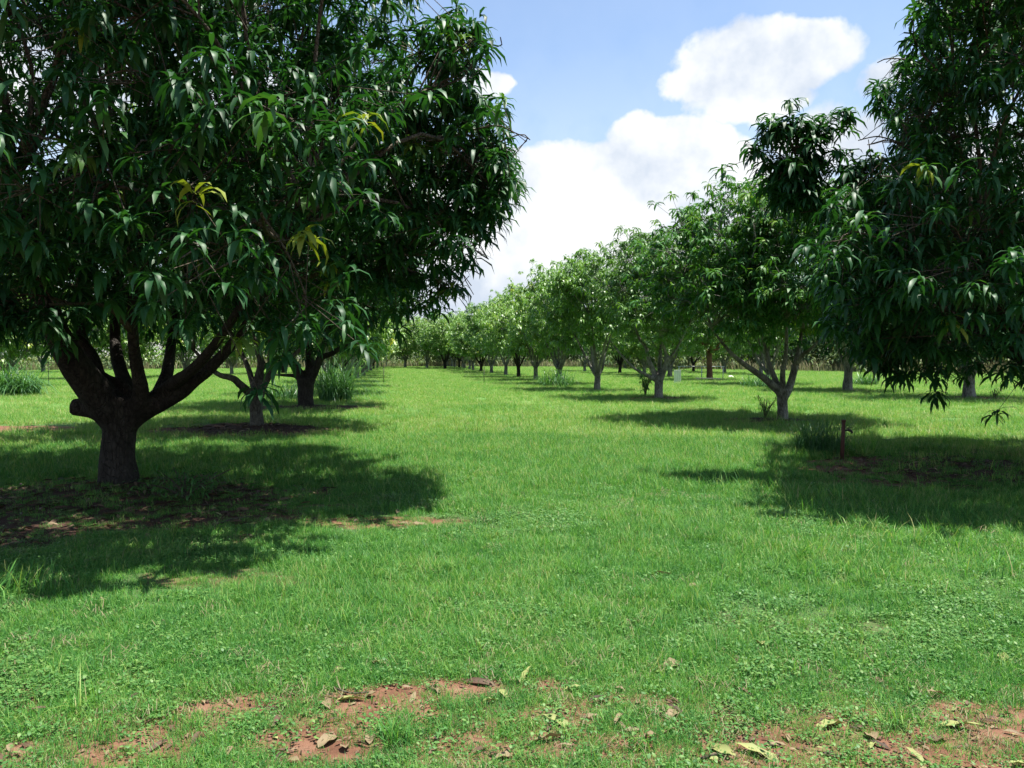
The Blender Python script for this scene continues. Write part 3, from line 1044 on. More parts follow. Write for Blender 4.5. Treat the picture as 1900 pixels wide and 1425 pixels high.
for i, (px, d, lab) in enumerate([(1425, 47, "mango tree half hidden behind the pale forked limbs of a nearer one"),
                                  (1243, 64, "mango tree with a dark trunk beside the white slatted board"),
                                  (1195, 72, "mango tree seen low through the fork of the stocky trunked tree"),
                                  (1150, 81, "mango tree glimpsed between the white forked tree and the stocky trunked tree"),
                                  (1085, 92, "mango tree glimpsed beside the trunk of the white forked tree")]):
    x = (px - 950) / F_PX * d
    far_tree(i % 4, (x, d), i * 1.3, (1.05, 1.0), lab, group="outer row on the sunny side")
for i in range(6):
    far_tree((i + 1) % 4, rowpos(i, 22.8, 64 + 9), i * 1.1, (1.05, 1.0), f"distant mango tree before the woodland, {['nearest', 'second', 'third', 'fourth', 'fifth', 'farthest'][i]} of the third row over", group="third row over")
# rows on the shaded side
for i, (px, d, lab) in enumerate([(12, 43, "bright green mango tree at the frame edge behind the strappy plants"),
                                  (-90, 34, "mango tree at the frame edge nearer than the strappy plants"),
                                  (150, 58, "sunlit mango tree seen between the big forked limbs"),
                                  (255, 60, "sunlit mango tree showing between two upright limbs of the big tree"),
                                  (345, 66, "sunlit mango tree showing under the reaching limb of the big tree"),
                                  (430, 74, "sunlit mango tree showing behind the pale spreading limbs"),
                                  (525, 80, "sunlit mango tree between the pale limbed tree and the thick dark trunk"),
                                  (-30, 70, "farther mango tree near the frame edge behind the strappy plants"),
                                  (80, 84, "distant mango tree beyond the thin stake by the strappy plants")]):
    x = (px - 950) / F_PX * d
    far_tree([2, 1, 3, 2, 1, 2, 3, 0, 1][i], (x, d), i * .9, (1.05, .98), lab, group="outer rows on the shaded side")


# ------------------------------------------------------------------ woodland and dry grass beyond the orchard
def wood_curve(t):
    """a band of scrub wrapping the far side of the orchard"""
    P = np.array([(-95, 40), (-72, 88), (-40, 128), (-12, 158), (18, 140), (34, 104), (48, 84), (66, 70), (90, 40)], float)
    s = t * (len(P) - 1)
    k = np.clip(s.astype(int), 0, len(P) - 2)
    f = (s - k)[:, None]
    return P[k] * (1 - f) + P[k + 1] * f


def build_woodland():
    r = np.random.default_rng(300)
    n = 390
    base = wood_curve(r.random(n)) + r.normal(size=(n, 2)) * 5 + np.array([0, 6])
    T = Tubes()
    Pl, Tl = [], []
    for (x, y) in base:
        h = r.uniform(4.5, 9.5)
        lean = r.normal(size=2) * .06 * h
        top = np.array([x + lean[0], y + lean[1], h * .8])
        T.add([np.array([x, y, -.1]), np.array([x + lean[0] * .3, y + lean[1] * .3, h * .4]), top], [.11, .08, .04], 5, 3, cap=False)
        for k in range(9):
            c = np.array([x + lean[0], y + lean[1], h * r.uniform(.35, 1.0)]) + np.append(r.normal(size=2) * h * .16, 0)
            m = 58
            Pl.append(c + r.normal(size=(m, 3)) * np.array([.7, .7, .55]))
            Tl.append(np.full(m, r.uniform(.1, .9)))
        for k in range(7):                    # understorey
            c = np.array([x, y, .5]) + np.array([r.normal() * 2.2, r.normal() * 2.2, r.uniform(.1, 1.6)])
            m = 22
            Pl.append(c + r.normal(size=(m, 3)) * np.array([.6, .6, .35]))
            Tl.append(np.full(m, r.uniform(.2, 1)))
    P = np.vstack(Pl)
    t = np.concatenate(Tl)
    k = len(P)
    V, L_, S_, tt = scatter_leaves(VAR_LO, P, r.random(k) * 6.28, r.uniform(.55, 1.1, k), r.integers(0, NV, k), np.clip(t + r.normal(size=k) * .15, 0, 1))
    wl = link("woodland", mesh_np("woodland", V, L_, S_, attrs={"tint": tt}, mats=[WOODLEAF]))
    tag(wl, "grey green scrub woodland closing off the far side of the orchard", "woodland", kind="stuff")
    wb = link("woodland_trunks", T.mesh("woodland_trunks", WOODBARK), wl)
    wb["kind"] = "stuff"


build_woodland()


def blades_mesh(name, base, ht, wid, bend, mat, tint, r, segs=3):
    """many upright bending blades in one mesh"""
    n = len(base)
    phi = r.random(n) * 6.283
    ts = np.linspace(0, 1, segs + 1)
    ox, oy = np.cos(phi), np.sin(phi)
    V = np.zeros((n, 2 * segs + 1, 3))
    for k, t in enumerate(ts):
        out = bend * ht * t ** 1.8
        zz = ht * np.sqrt(np.maximum(.05, 1 - (bend * .75) ** 2 * t ** 2)) * t
        # long blades arch over and hang
        zz = zz - np.maximum(0, bend - .7) * ht * t ** 3 * .9
        c = base + np.stack([ox * out, oy * out, zz], 1)
        if k < segs:
            w = wid * (1 - .75 * t) * .5
            V[:, 2 * k] = c + np.stack([-oy * w, ox * w, 0 * w], 1)
            V[:, 2 * k + 1] = c + np.stack([oy * w, -ox * w, 0 * w], 1)
        else:
            V[:, 2 * segs] = c
    F = []
    for k in range(segs - 1):
        F.append((2 * k, 2 * k + 1, 2 * k + 3, 2 * k + 2))
    F.append((2 * segs - 2, 2 * segs - 1, 2 * segs))
    fl = np.array([v for f in F for v in f])
    loops = (np.arange(n) * (2 * segs + 1))[:, None] + fl[None]
    return mesh_np(name, V.reshape(-1, 3), loops.ravel(), np.tile([len(f) for f in F], n), attrs={"tint": np.repeat(tint, 2 * segs + 1)}, mats=[mat])


def build_dry_grass():
    r = np.random.default_rng(310)
    n = 26000
    p = wood_curve(r.random(n)) + r.normal(size=(n, 2)) * np.array([3, 2.5]) + np.array([0, -3.0])
    base = np.column_stack([p, np.zeros(n)])
    me = blades_mesh("dry_grass", base, r.uniform(.5, 1.6, n), r.uniform(.05, .11, n), r.uniform(.1, .6, n), DRYG, r.random(n), r)
    o = link("dry_grass", me)
    tag(o, "band of tall straw coloured grass at the edge of the woodland", "grass", kind="stuff")


build_dry_grass()


# ------------------------------------------------------------------ turf
def tuft(kind, seed):
    r = np.random.default_rng(seed)
    if kind == "short":
        n = 40
        rad = .09 * np.sqrt(r.random(n))
        an = r.random(n) * 6.283
        base = np.column_stack([rad * np.cos(an), rad * np.sin(an), np.full(n, -.006)])
        return blades_mesh("turf", base, r.uniform(.03, .085, n), r.uniform(.003, .0055, n), r.uniform(.3, 1.25, n), GRASS, np.clip(r.normal(.33, .24, n), 0, 1), r, 2)
    if kind == "long":
        n = 34
        rad = .09 * np.sqrt(r.random(n))
        an = r.random(n) * 6.283
        base = np.column_stack([rad * np.cos(an), rad * np.sin(an), np.full(n, -.006)])
        return blades_mesh("turf", base, r.uniform(.05, .145, n), r.uniform(.003, .0055, n), r.uniform(.25, 1.0, n), GRASS, np.clip(r.normal(.46, .25, n), 0, 1), r, 3)
    if kind == "patch":
        n = 90
        rad = .32 * np.sqrt(r.random(n))
        an = r.random(n) * 6.283
        base = np.column_stack([rad * np.cos(an), rad * np.sin(an), np.full(n, -.01)])
        return blades_mesh("turf", base, r.uniform(.06, .20, n), r.uniform(.006, .012, n), r.uniform(.25, 1.0, n), GRASS, np.clip(r.normal(.66, .25, n), 0, 1), r, 2)
    if kind == "straw":
        n = 16
        rad = .12 * np.sqrt(r.random(n))
        an = r.random(n) * 6.283
        base = np.column_stack([rad * np.cos(an), rad * np.sin(an), r.uniform(.004, .03, n)])
        return blades_mesh("turf", base, r.uniform(.04, .12, n), r.uniform(.003, .006, n), r.uniform(1.15, 1.3, n), DRYG, np.clip(r.normal(.35, .3, n), 0, 1), r, 2)
    if kind == "weed":
        n = 26
        rad = .09 * np.sqrt(r.random(n))
        an = r.random(n) * 6.283
        P = np.column_stack([rad * np.cos(an), rad * np.sin(an), r.uniform(.008, .05, n)])
        wv = [leaf_shape(R(r.uniform(-5, 35)), R(r.uniform(20, 60)), r.uniform(-.4, .4), (.3, .68), wid=.55, fold=.15, mid=False) for _ in range(6)]
        V, L_, S_, t_ = scatter_leaves(wv, P, r.random(n) * 6.283, r.uniform(.014, .034, n), r.integers(0, 6, n), np.clip(r.normal(.5, .22, n), 0, 1))
        return mesh_np("turf", V, L_, S_, attrs={"tint": t_}, mats=[WEED])


turf_col = bpy.data.collections.new("turf_sources")
KL = ["short"] * 5 + ["long"] * 4 + ["weed"] * 3 + ["patch"] * 4 + ["straw"] * 2
for k, kd in enumerate(KL):
    o = bpy.data.objects.new(f"turf_{k:02d}", tuft(kd, 400 + k))
    turf_col.objects.link(o)


def sample_turf():
    r = np.random.default_rng(500)
    X, Y, K, S = [], [], [], []

    def sector(n, d0, d1, power, half=.82):
        u = r.random(n)
        d = (d0 ** power + u * (d1 ** power - d0 ** power)) ** (1 / power)
        a = r.uniform(-half, half, n)
        return d * np.sin(a), d * np.cos(a), d
    # near: single tufts
    x, y, d = sector(105000, 2.2, 16, 1.15)
    s = soil_mask(x, y)
    thin = .62 * sstep(-fbm(x * 1.5, y * 1.5, 0, 3, 71), -.52, -.36) * sstep(-d, -14, -8)
    keep = r.random(len(x)) > np.maximum(np.maximum(s * 1.02, thin), .55 * sstep(-y, -4.3, -3.5))
    x, y, d = x[keep], y[keep], d[keep]
    n = len(x)
    lng = fbm(x * .55, y * .55, 0, 3, 41)
    wd = fbm(x * .8, y * .8, 0, 3, 57)
    pl = np.clip(sstep(lng, .45, .70) * .6 * sstep(d, 3.6, 5.5) + sstep(d, 6, 13) * .35, 0.03, .9)
    kk = np.where(r.random(n) < pl, r.integers(5, 9, n), r.integers(0, 5, n))
    kk = np.where(r.random(n) < sstep(wd, .56, .72) * .35 * sstep(-d, -13, -8) + .05, r.integers(9, 12, n), kk)
    kk = np.where(r.random(n) < .003 + .018 * sstep(fbm(x * .7, y * .7, 0, 3, 83), .5, .66), r.integers(16, 18, n), kk)
    X.append(x); Y.append(y); K.append(kk); S.append(r.uniform(.65, 1.2, n) * (.85 + .5 * sstep(d, 4, 15)) * (1 - .35 * np.minimum(1, s[keep] * 2)))
    # sparse sprouts in the bare soil
    x, y, d = sector(2900, 2.2, 5.0, 1.6)
    n = len(x)
    X.append(x); Y.append(y); K.append(r.choice([0, 1, 2, 3, 9, 10, 11, 0, 1, 2, 16], n)); S.append(r.uniform(.35, .9, n))
    # farther off: wider patches
    x, y, d = sector(66000, 12, 140, 1.0)
    s = soil_mask(x, y)
    keep = (r.random(len(x)) > s * 1.05) & (r.random(len(x)) < sstep(d, 11, 16))
    x, y, d = x[keep], y[keep], d[keep]
    n = len(x)
    X.append(x); Y.append(y); K.append(r.integers(12, 16, n)); S.append(r.uniform(.6, 1.25, n) * (.8 + .35 * sstep(d, 20, 60)))
    x, y, d = sector(5200, 6, 60, 1.0)
    tl = fbm(x * .25, y * .25, 0, 3, 97)
    kp = (r.random(len(x)) < sstep(tl, .46, .62)) & (r.random(len(x)) > soil_mask(x, y))
    x, y, d = x[kp], y[kp], d[kp]
    X.append(x); Y.append(y); K.append(r.integers(5, 9, len(x))); S.append(r.uniform(1.3, 2.3, len(x)))
    X, Y, K, S = map(np.concatenate, (X, Y, K, S))
    return X, Y, K, S


tx, ty, tk, ts_ = sample_turf()
pm = bpy.data.meshes.new("grass")
pm.vertices.add(len(tx))
pm.vertices.foreach_set("co", np.column_stack([tx, ty, ground_z(tx, ty)]).astype(np.float32).ravel())
a1 = pm.attributes.new("source", "INT", "POINT")
a1.data.foreach_set("value", tk.astype(np.int32))
a2 = pm.attributes.new("size", "FLOAT", "POINT")
a2.data.foreach_set("value", ts_.astype(np.float32))
a3 = pm.attributes.new("turn", "FLOAT_VECTOR", "POINT")
rv = np.column_stack([RNG.normal(size=len(tx)) * .1, RNG.normal(size=len(tx)) * .1, RNG.random(len(tx)) * 6.283]).astype(np.float32)
a3.data.foreach_set("vector", rv.ravel())
ng = bpy.data.node_groups.new("grow_turf", "GeometryNodeTree")
ng.interface.new_socket("Geometry", in_out="INPUT", socket_type="NodeSocketGeometry")
ng.interface.new_socket("Geometry", in_out="OUTPUT", socket_type="NodeSocketGeometry")
G = NT(ng)
gi, go_ = G.n("NodeGroupInput"), G.n("NodeGroupOutput")
ci = G.n("GeometryNodeCollectionInfo")
ci.inputs["Collection"].default_value = turf_col
ci.inputs["Separate Children"].default_value = True
ci.inputs["Reset Children"].default_value = True


def named(nm, ty_):
    nd = G.n("GeometryNodeInputNamedAttribute", data_type=ty_)
    nd.inputs["Name"].default_value = nm
    return nd.outputs[0]


ip = G.n("GeometryNodeInstanceOnPoints")
ng.links.new(gi.outputs[0], ip.inputs["Points"])
ng.links.new(ci.outputs[0], ip.inputs["Instance"])
ip.inputs["Pick Instance"].default_value = True
ng.links.new(named("source", "INT"), ip.inputs["Instance Index"])
ng.links.new(named("turn", "FLOAT_VECTOR"), ip.inputs["Rotation"])
ng.links.new(named("size", "FLOAT"), ip.inputs["Scale"])
ng.links.new(ip.outputs[0], go_.inputs[0])
grass = link("grass", pm)
grass.modifiers.new("grow", "NODES").node_group = ng
tag(grass, "short lush green grass with low weeds covering the orchard floor", "grass", kind="stuff")


# ------------------------------------------------------------------ clumps of taller plants
def grass_clump(px, py, label, ht, rad, n, seed, mat=STRAP, wid=.022, bend=(.3, 1.15), tint=.45, group=None, name="grass_clump", cat="grass clump", xy=None):
    r = np.random.default_rng(seed)
    x, y = xy or gpos(px, py)
    rr = rad * np.sqrt(r.random(n))
    an = r.random(n) * 6.283
    base = np.column_stack([rr * np.cos(an), rr * np.sin(an), np.full(n, -.02)])
    me = blades_mesh(name, base, ht * r.uniform(.45, 1.1, n), wid * r.uniform(.6, 1.3, n), r.uniform(bend[0], bend[1], n), mat, np.clip(r.normal(tint, .2, n), 0, 1), r, 5)
    o = link(name, me, loc=(x, y, gz(x, y)))
    return tag(o, label, cat, group)


def shrub(px, py, label, ht, rad, n, seed, mat=WEED, tint=.45, name="shrub", leaf=.09, cat="shrub"):
    r = np.random.default_rng(seed)
    x, y = gpos(px, py)
    root = thing(name, label, cat, (x, y, gz(x, y)))
    T = Tubes()
    P = []
    for k in range(10):
        a = r.random() * 6.283
        e = np.array([math.cos(a) * rad * r.uniform(.3, 1), math.sin(a) * rad * r.uniform(.3, 1), ht * r.uniform(.55, 1)])
        T.add([np.zeros(3), e * np.array([.4, .4, .55]), e], [.014, .01, .005], 5, 4, cap=False)
        m = n // 10
        t = r.uniform(.25, 1.05, m)[:, None]
        P.append(e * np.hstack([t, t, t ** .8]) + r.normal(size=(m, 3)) * .05)
    P = np.vstack(P)
    k = len(P)
    V, L_, S_, t_ = scatter_leaves(VAR_MD, P, r.random(k) * 6.28, leaf * r.uniform(.6, 1.3, k), r.integers(0, NV, k), np.clip(r.normal(tint, .2, k), 0, 1))
    link("stem", T.mesh("stem", TWIG), root)
    f = link("foliage", mesh_np("foliage", V, L_, S_, attrs={"tint": t_}, mats=[mat]), root)
    f["kind"] = "stuff"
    return root


grass_clump(622, 744, "tall arching green grass clump beside the thick dark trunk", 2.1, .6, 520, 601, wid=.032, bend=(.5, 1.35), tint=.12)
grass_clump(530, 742, "low strappy grass clump between two shaded trunks", 1.0, .75, 220, 602, wid=.03, tint=.25)
grass_clump(22, 736, "broad clump of strappy plants at the frame edge", 1.9, 1.0, 480, 603, wid=.05, bend=(.6, 1.35), tint=.2)
grass_clump(1032, 718, "strappy weed clump round the foot of a pale trunk in the sunny row", 1.25, .95, 300, 604, wid=.05, bend=(.4, 1.2), tint=.3)
grass_clump(1520, 842, "dark grass clump growing round the rusty standpipe", .72, .40, 620, 605, wid=.014, bend=(.2, 1.1), tint=.0)
grass_clump(1600, 838, "tall seeding grass tuft just past the rusty standpipe", .62, .22, 90, 606, mat=GRASS, wid=.009, bend=(.1, .7), tint=.6)
grass_clump(1412, 720, "low dark grass clump between the pale forked tree and the timber rail", .9, 1.0, 240, 607, wid=.05, tint=.2)
grass_clump(1605, 716, "bushy grass clump beside the straight grey trunk", .9, .7, 200, 608, wid=.05, tint=.2)
shrub(1197, 738, "leafy sapling with hanging compound leaves beside the stocky trunk", 1.35, .5, 420, 611, tint=.25, leaf=.2)
shrub(1420, 778, "straggly yellow green weed at the foot of the slim mossy trunk", .62, .5, 260, 612, tint=.8, leaf=.10)
shrub(345, 930, "patch of low broad leaved weed in the shade by the big trunk", .32, .75, 360, 613, tint=.15, leaf=.11)
shrub(1720, 690, "low scrubby bush in front of the grey woodland", 1.4, 1.2, 360, 614, mat=WOODLEAF, tint=.5, leaf=.2)
shrub(1845, 742, "yellow green seedling on the litter mound beside the drooping foliage", .4, .3, 70, 615, tint=.9, leaf=.14)
# foreground tufts growing out of the bare soil
for (px, py, h, n, lb, sd_) in [(735, 1385, .17, 90, "spiky grass tuft standing in the large bare soil patch", 621), (1190, 1400, .22, 26, "sparse upright grass seedling with wide blades on the near soil", 622),
                                (1655, 1350, .15, 40, "small bluish grass tuft beside a long yellow fallen leaf", 623), (640, 1170, .2, 46, "taller grass tuft sticking up out of the near turf", 624),
                                (155, 1330, .22, 40, "pale leaning grass tuft near the bottom corner", 625), (1075, 1080, .22, 70, "wispy tall grass tuft out in the open lawn", 626)]:
    grass_clump(px, py, lb, h, .07, n, sd_, mat=GRASS, wid=.006, bend=(.2, 1.1), tint=.4, name="grass_tuft", cat="grass tuft")


# ------------------------------------------------------------------ small built things
def join_obj(name, parts, mat, parent=None):
    T = Tubes()
    for (P, Rr, s) in parts:
        T.add(P, Rr, s, 4, curve=False)
    return link(name, T.mesh(name, mat), parent)


def box_mesh(name, sx, sy, sz, mat, bev=.004):
    import bmesh
    bm = bmesh.new()
    bmesh.ops.create_cube(bm, size=1.0)
    for v in bm.verts:
        v.co = Vector((v.co.x * sx, v.co.y * sy, v.co.z * sz + sz / 2))
    bmesh.ops.bevel(bm, geom=list(bm.edges), offset=bev, segments=1, affect="EDGES")
    me = bpy.data.meshes.new(name)
    bm.to_mesh(me)
    bm.free()
    me.materials.append(mat)
    return me


RUST = plain("rusty_pipe", (.085, .035, .028), .7, .3, .4, 30)
VALVE = plain("dark_valve", (.03, .03, .028), .5, .2)
WHITE = plain("weathered_white_paint", (.72, .71, .64), .6, 0, .1)
TIMBER = plain("pale_timber", (.46, .42, .31), .75, 0, .25)
STAKE = plain("dark_stake", (.05, .045, .035), .7, .1)
GALV = plain("grey_pipe", (.48, .49, .47), .5, .5)

x, y = gpos(1562, 852)
sp = thing("standpipe", "short rusty standpipe with a dark tap, rising from a grass clump", "standpipe", (x, y, gz(x, y)))
join_obj("pipe", [([(0, 0, -.05), (.012, 0, .34), (.02, 0, .60)], [.031, .03, .03], 12), ([(.02, 0, .60), (.02, 0, .635)], [.036, .034], 12)], RUST, sp)
vb = join_obj("tap", [([(.03, 0, .46), (.09, -.01, .47)], [.014, .014], 8), ([(.085, -.01, .475), (.135, -.02, .455), (.15, -.02, .42)], [.024, .022, .016], 10)], VALVE, sp)
join_obj("tap_handle", [([(.06, -.01, .50), (.15, -.03, .51)], [.008, .008], 6), ([(.10, -.015, .47), (.10, -.02, .505)], [.008, .008], 6)], VALVE, vb)

for (px, py, h, lb) in [(712, 713, 1.05, "thin dark irrigation stake in the open lawn beyond the grass clump"), (898, 711, .95, "thin dark irrigation stake in front of the sunny row"),
                        (90, 716, 1.3, "thin rusty stake between the strappy plants and the big tree")]:
    x, y = gpos(px, py)
    st = thing("irrigation_stake", lb, "stake", (x, y, gz(x, y)), "irrigation stakes")
    join_obj("rod", [([(0, 0, -.05), (.01, 0, h)], [.022, .018], 7)], STAKE, st)
    join_obj("sprinkler_head", [([(.01, 0, h), (.01, 0, h + .06)], [.035, .02], 8), ([(-.04, 0, h + .07), (.06, 0, h + .07)], [.012, .012], 6)], STAKE, st)

# white slatted board leaning on its post
x, y = gpos(1257, 712)
wb_ = thing("slatted_board", "small white slatted board standing beside a dark trunk", "board", (x, y, gz(x, y)))
for k in range(4):
    s_ = link("slat", box_mesh("slat", .095, .03, .86 + .02 * (k % 2), WHITE) if k < 2 else bpy.data.objects["slat" if k == 2 else "slat.001"].data, wb_)
    s_.location = (-.165 + .11 * k, 0, -.02)
for k, z in enumerate((.18, .66)):
    ra = link("rail", box_mesh("rail", .46, .03, .07, TIMBER), wb_)
    ra.location = (0, .033, z)

# low timber rail
x, y = gpos(1314, 708)
tr_ = thing("timber_rail", "long low pale timber rail lying on short supports in front of the red trunk", "rail", (x, y, gz(x, y)))
b_ = link("beam", box_mesh("beam", 1.75, .12, .07, TIMBER, .01), tr_)
b_.location = (0, 0, .2)
b_.rotation_euler = (0, R(1.5), .1)
for sx in (-.7, .7):
    o = link("support", box_mesh("support", .14, .12, .2, TIMBER, .01), tr_)
    o.location = (sx, sx * .07, -.01 - sx * .02)
# pipe fence
x0, y0 = gpos(1262, 705)
pf = thing("pipe_fence", "pale pipe fence rail behind the white slatted board", "fence", (x0, y0, gz(x0, y0)))
join_obj("fence_rail", [([(-.2, 0, .98), (1.6, .2, .98), (3.3, .4, .97)], [.026, .026, .026], 8)], GALV, pf)
for xx in (-.1, 1.6, 3.2):
    join_obj("fence_post", [([(xx, xx * .12, -.1), (xx, xx * .12, .98)], [.032, .032], 8)], GALV, pf)
# white marker post and pale stone
x, y = gpos(1661, 699)
mp_ = thing("marker_post", "slim white marker post in front of the grey woodland", "post", (x, y, gz(x, y)))
join_obj("shaft", [([(0, 0, -.05), (0, 0, .75)], [.07, .065], 10)], WHITE, mp_)
join_obj("cap", [([(0, 0, .75), (0, 0, .80)], [.075, .05], 10)], WHITE, mp_)


def stone(px, py, size, label, seed):
    r = np.random.default_rng(seed)
    import bmesh
    bm = bmesh.new()
    bmesh.ops.create_icosphere(bm, subdivisions=2, radius=size)
    for v in bm.verts:
        q_ = 1 + .35 * (float(fbm(v.co.x / size * 1.3 + seed, v.co.y / size * 1.3, v.co.z / size * 1.3, 2, seed)) - .5)
        v.co = Vector((v.co.x * q_ * 1.2, v.co.y * q_, v.co.z * q_ * .7))
    me = bpy.data.meshes.new("stone")
    bm.to_mesh(me)
    bm.free()
    me.materials.append(plain("pale_stone", (.6, .58, .52), .8, 0, .25, 12))
    x, y = gpos(px, py)
    o = link("stone", me, loc=(x, y, gz(x, y) + size * .3))
    tag(o, label, "stone")


stone(1356, 701, .2, "rounded pale stone in the grass past the timber rail", 5)


# ------------------------------------------------------------------ fallen leaves
def fallen_mesh(seed, wid, tint, curl):
    r = np.random.default_rng(seed)
    v, f = leaf_shape(R(r.uniform(4, 16)), R(r.uniform(15, 45)), r.uniform(-.8, .8), (.12, .3, .5, .7, .88), wid=wid, fold=r.uniform(.2, .7), curl=curl)
    v = v - v.mean(0)
    return mesh_np("fallen_leaf", v, [i for q_ in f for i in q_], [len(q_) for q_ in f], attrs={"tint": np.clip(tint + r.normal(0, .04, len(v)), 0, 1)}, mats=[LITTER])


FL = {}
for nm, t in (("yellow", .93), ("tan", .62), ("brown", .28), ("dark", .08)):
    FL[nm] = [fallen_mesh(700 + len(nm) * 10 + k, w, t, .25) for k, w in enumerate((.22, .24, .3, .5, .2))]


def fallen(px, py, ln, kind, label, rot=None, group=None, var=None, xy=None, lift=.012):
    x, y = xy or gpos(px, py)
    o = link("fallen_leaf", random.choice(FL[kind]) if var is None else FL[kind][var])
    g = float(soil_mask(x, y))
    o.location = (x, y, gz(x, y) + lift + (1 - g) * .012)
    o.rotation_euler = (random.uniform(-.25, .25), random.uniform(-.25, .25), random.uniform(0, 6.28) if rot is None else rot)
    o.scale = (ln,) * 3
    tag(o, label, "fallen leaf", group)
    return o


for args in [
    (975, 1268, .16, "yellow", "curved yellow green fallen leaf beside a reddish bare spot in the lawn edge", 1.2, None, 0),
    (890, 1278, .17, "brown", "long brown curled fallen leaf lying flat before a reddish bare spot", 2.9, None, 1),
    (1035, 1350, .17, "yellow", "yellow fallen leaf pointing diagonally over brown litter", 2.5, None, 1),
    (1020, 1383, .19, "tan", "long folded greenish tan fallen leaf below the diagonal yellow one", .3, None, 0),
    (1150, 1345, .13, "tan", "narrow curled fallen leaf standing on edge in the grass", 1.1, None, 4),
    (1330, 1398, .19, "yellow", "broad yellow green fallen leaf tip at the near soil", 2.2, None, 1),
    (1412, 1408, .22, "yellow", "large yellow fallen leaf lying across bare red soil", 2.55, None, 0),
    (1540, 1352, .14, "yellow", "cupped yellow green fallen leaf on a dark soil patch", .2, None, 3),
    (1765, 1356, .24, "yellow", "longest yellow fallen leaf, pointing towards the frame edge", -.22, None, 0),
    (1410, 1205, .16, "yellow", "bright folded green yellow fallen leaf in mid lawn weeds", 1.4, None, 2),
    (1375, 1290, .17, "brown", "dark narrow curled fallen leaf standing up in the turf", 2.1, None, 4),
    (1220, 1080, .24, "tan", "pale curved fallen leaf out in the open lawn", .3, None, 0),
    (650, 1308, .14, "yellow", "cream yellow fallen leaf at the upper rim of the bare soil", .1, None, 2),
    (1250, 1245, .14, "tan", "broad pale tan fallen leaf at the lower edge of the lawn", .6, None, 3),
    (1185, 1168, .09, "tan", "small buff fallen leaf alone in the near turf", .4, None, 3),
    (610, 1385, .12, "tan", "curled cream fallen leaf on bare soil near the bottom edge", 1.0, None, 3),
    (1250, 1335, .1, "tan", "rounded grey green fallen leaf on soil", .8, None, 3),
    (780, 980, .18, "tan", "pale fallen leaf at the edge of the big tree shadow", .3, None, 2),
    (1290, 1100, .1, "tan", "tiny pale fallen leaf far out on the lawn", .3, None, 3),
    (1860, 1228, .1, "yellow", "small pale yellow fallen leaf near the frame edge", 1.3, None, 3),
    (910, 1312, .07, "yellow", "tiny whitish green fallen leaf below the curved yellow one", .2, None, 3),
    (1740, 1300, .12, "tan", "tan fallen leaf lying above the longest yellow one", .1, None, 0),
]:
    px, py, ln, kd, lb, rot, grp, v_ = args
    fallen(px, py, ln, kd, lb, rot, grp, v_)
rl = np.random.default_rng(808)
MARKS = [(735, 1385, "the spiky grass tuft in bare soil"), (1190, 1400, "the sparse upright seedling"), (1655, 1350, "the small bluish tuft"), (155, 1330, "the pale leaning tuft"),
         (640, 1170, "the tall tuft sticking out of near turf"), (1412, 1408, "the large yellow leaf on red soil"), (1765, 1356, "the longest yellow leaf"), (1410, 1205, "the folded leaf in mid lawn weeds"),
         (975, 1268, "the curved yellow green leaf"), (1035, 1350, "the diagonal yellow leaf"), (400, 1322, "the bare patch past the pale leaning tuft")]
NTH = ["nearest", "second nearest", "third nearest", "fourth nearest", "fifth nearest", "sixth nearest", "seventh nearest", "eighth nearest", "ninth nearest", "tenth nearest", "eleventh nearest", "twelfth nearest"]
loose = []
while len(loose) < 95:
    px, py = rl.uniform(-40, 1940), rl.uniform(1215, 1430)
    x, y = gpos(px, py)
    if rl.random() > .15 + float(soil_mask(x, y)):
        continue
    kd = str(rl.choice(["tan", "brown", "dark", "yellow"], p=[.42, .28, .18, .12]))
    q_ = [(math.hypot(x - gpos(a_, b_)[0], y - gpos(a_, b_)[1]), w_) for a_, b_, w_ in MARKS]
    loose.append((min(q_)[1], kd, min(q_)[0], px, py))
seen_k = {}
for (mark, kd, dist_, px, py) in sorted(loose):
    k = seen_k.get((mark, kd), 0)
    seen_k[(mark, kd)] = k + 1
    lb = {"tan": "dry tan fallen leaf", "brown": "curled brown fallen leaf", "dark": "dark rotting fallen leaf", "yellow": "small yellow green fallen leaf"}[kd]
    fallen(px, py, rl.uniform(.04, .11), kd, f"{lb} {NTH[min(k, 11)]} to {mark}", None, f"loose {kd} fallen leaves on the near ground")


def leaf_litter(cx, cy, rx, ry, n, seed, label):
    r = np.random.default_rng(seed)
    a = r.random(n) * 6.283
    q_ = np.sqrt(r.random(n))
    x, y = cx + rx * q_ * np.cos(a), cy + ry * q_ * np.sin(a)
    k = soil_mask(x, y) > r.random(n) * .9
    x, y = x[k], y[k]
    m = len(x)
    fv = [leaf_shape(R(r.uniform(-5, 12)), R(r.uniform(10, 50)), r.uniform(-1.2, 1.2), (.3, .68), wid=.24, fold=.35, mid=True) for _ in range(10)]
    P = np.column_stack([x, y, ground_z(x, y) + r.uniform(.005, .03, m)])
    V, L_, S_, t_ = scatter_leaves(fv, P, r.random(m) * 6.283, r.uniform(.08, .2, m), r.integers(0, 10, m), np.clip(r.normal(.27, .2, m), 0, .8))
    o = link("leaf_litter", mesh_np("leaf_litter", V, L_, S_, attrs={"tint": t_}, mats=[LITTER]))
    tag(o, label, "leaf litter", kind="stuff")


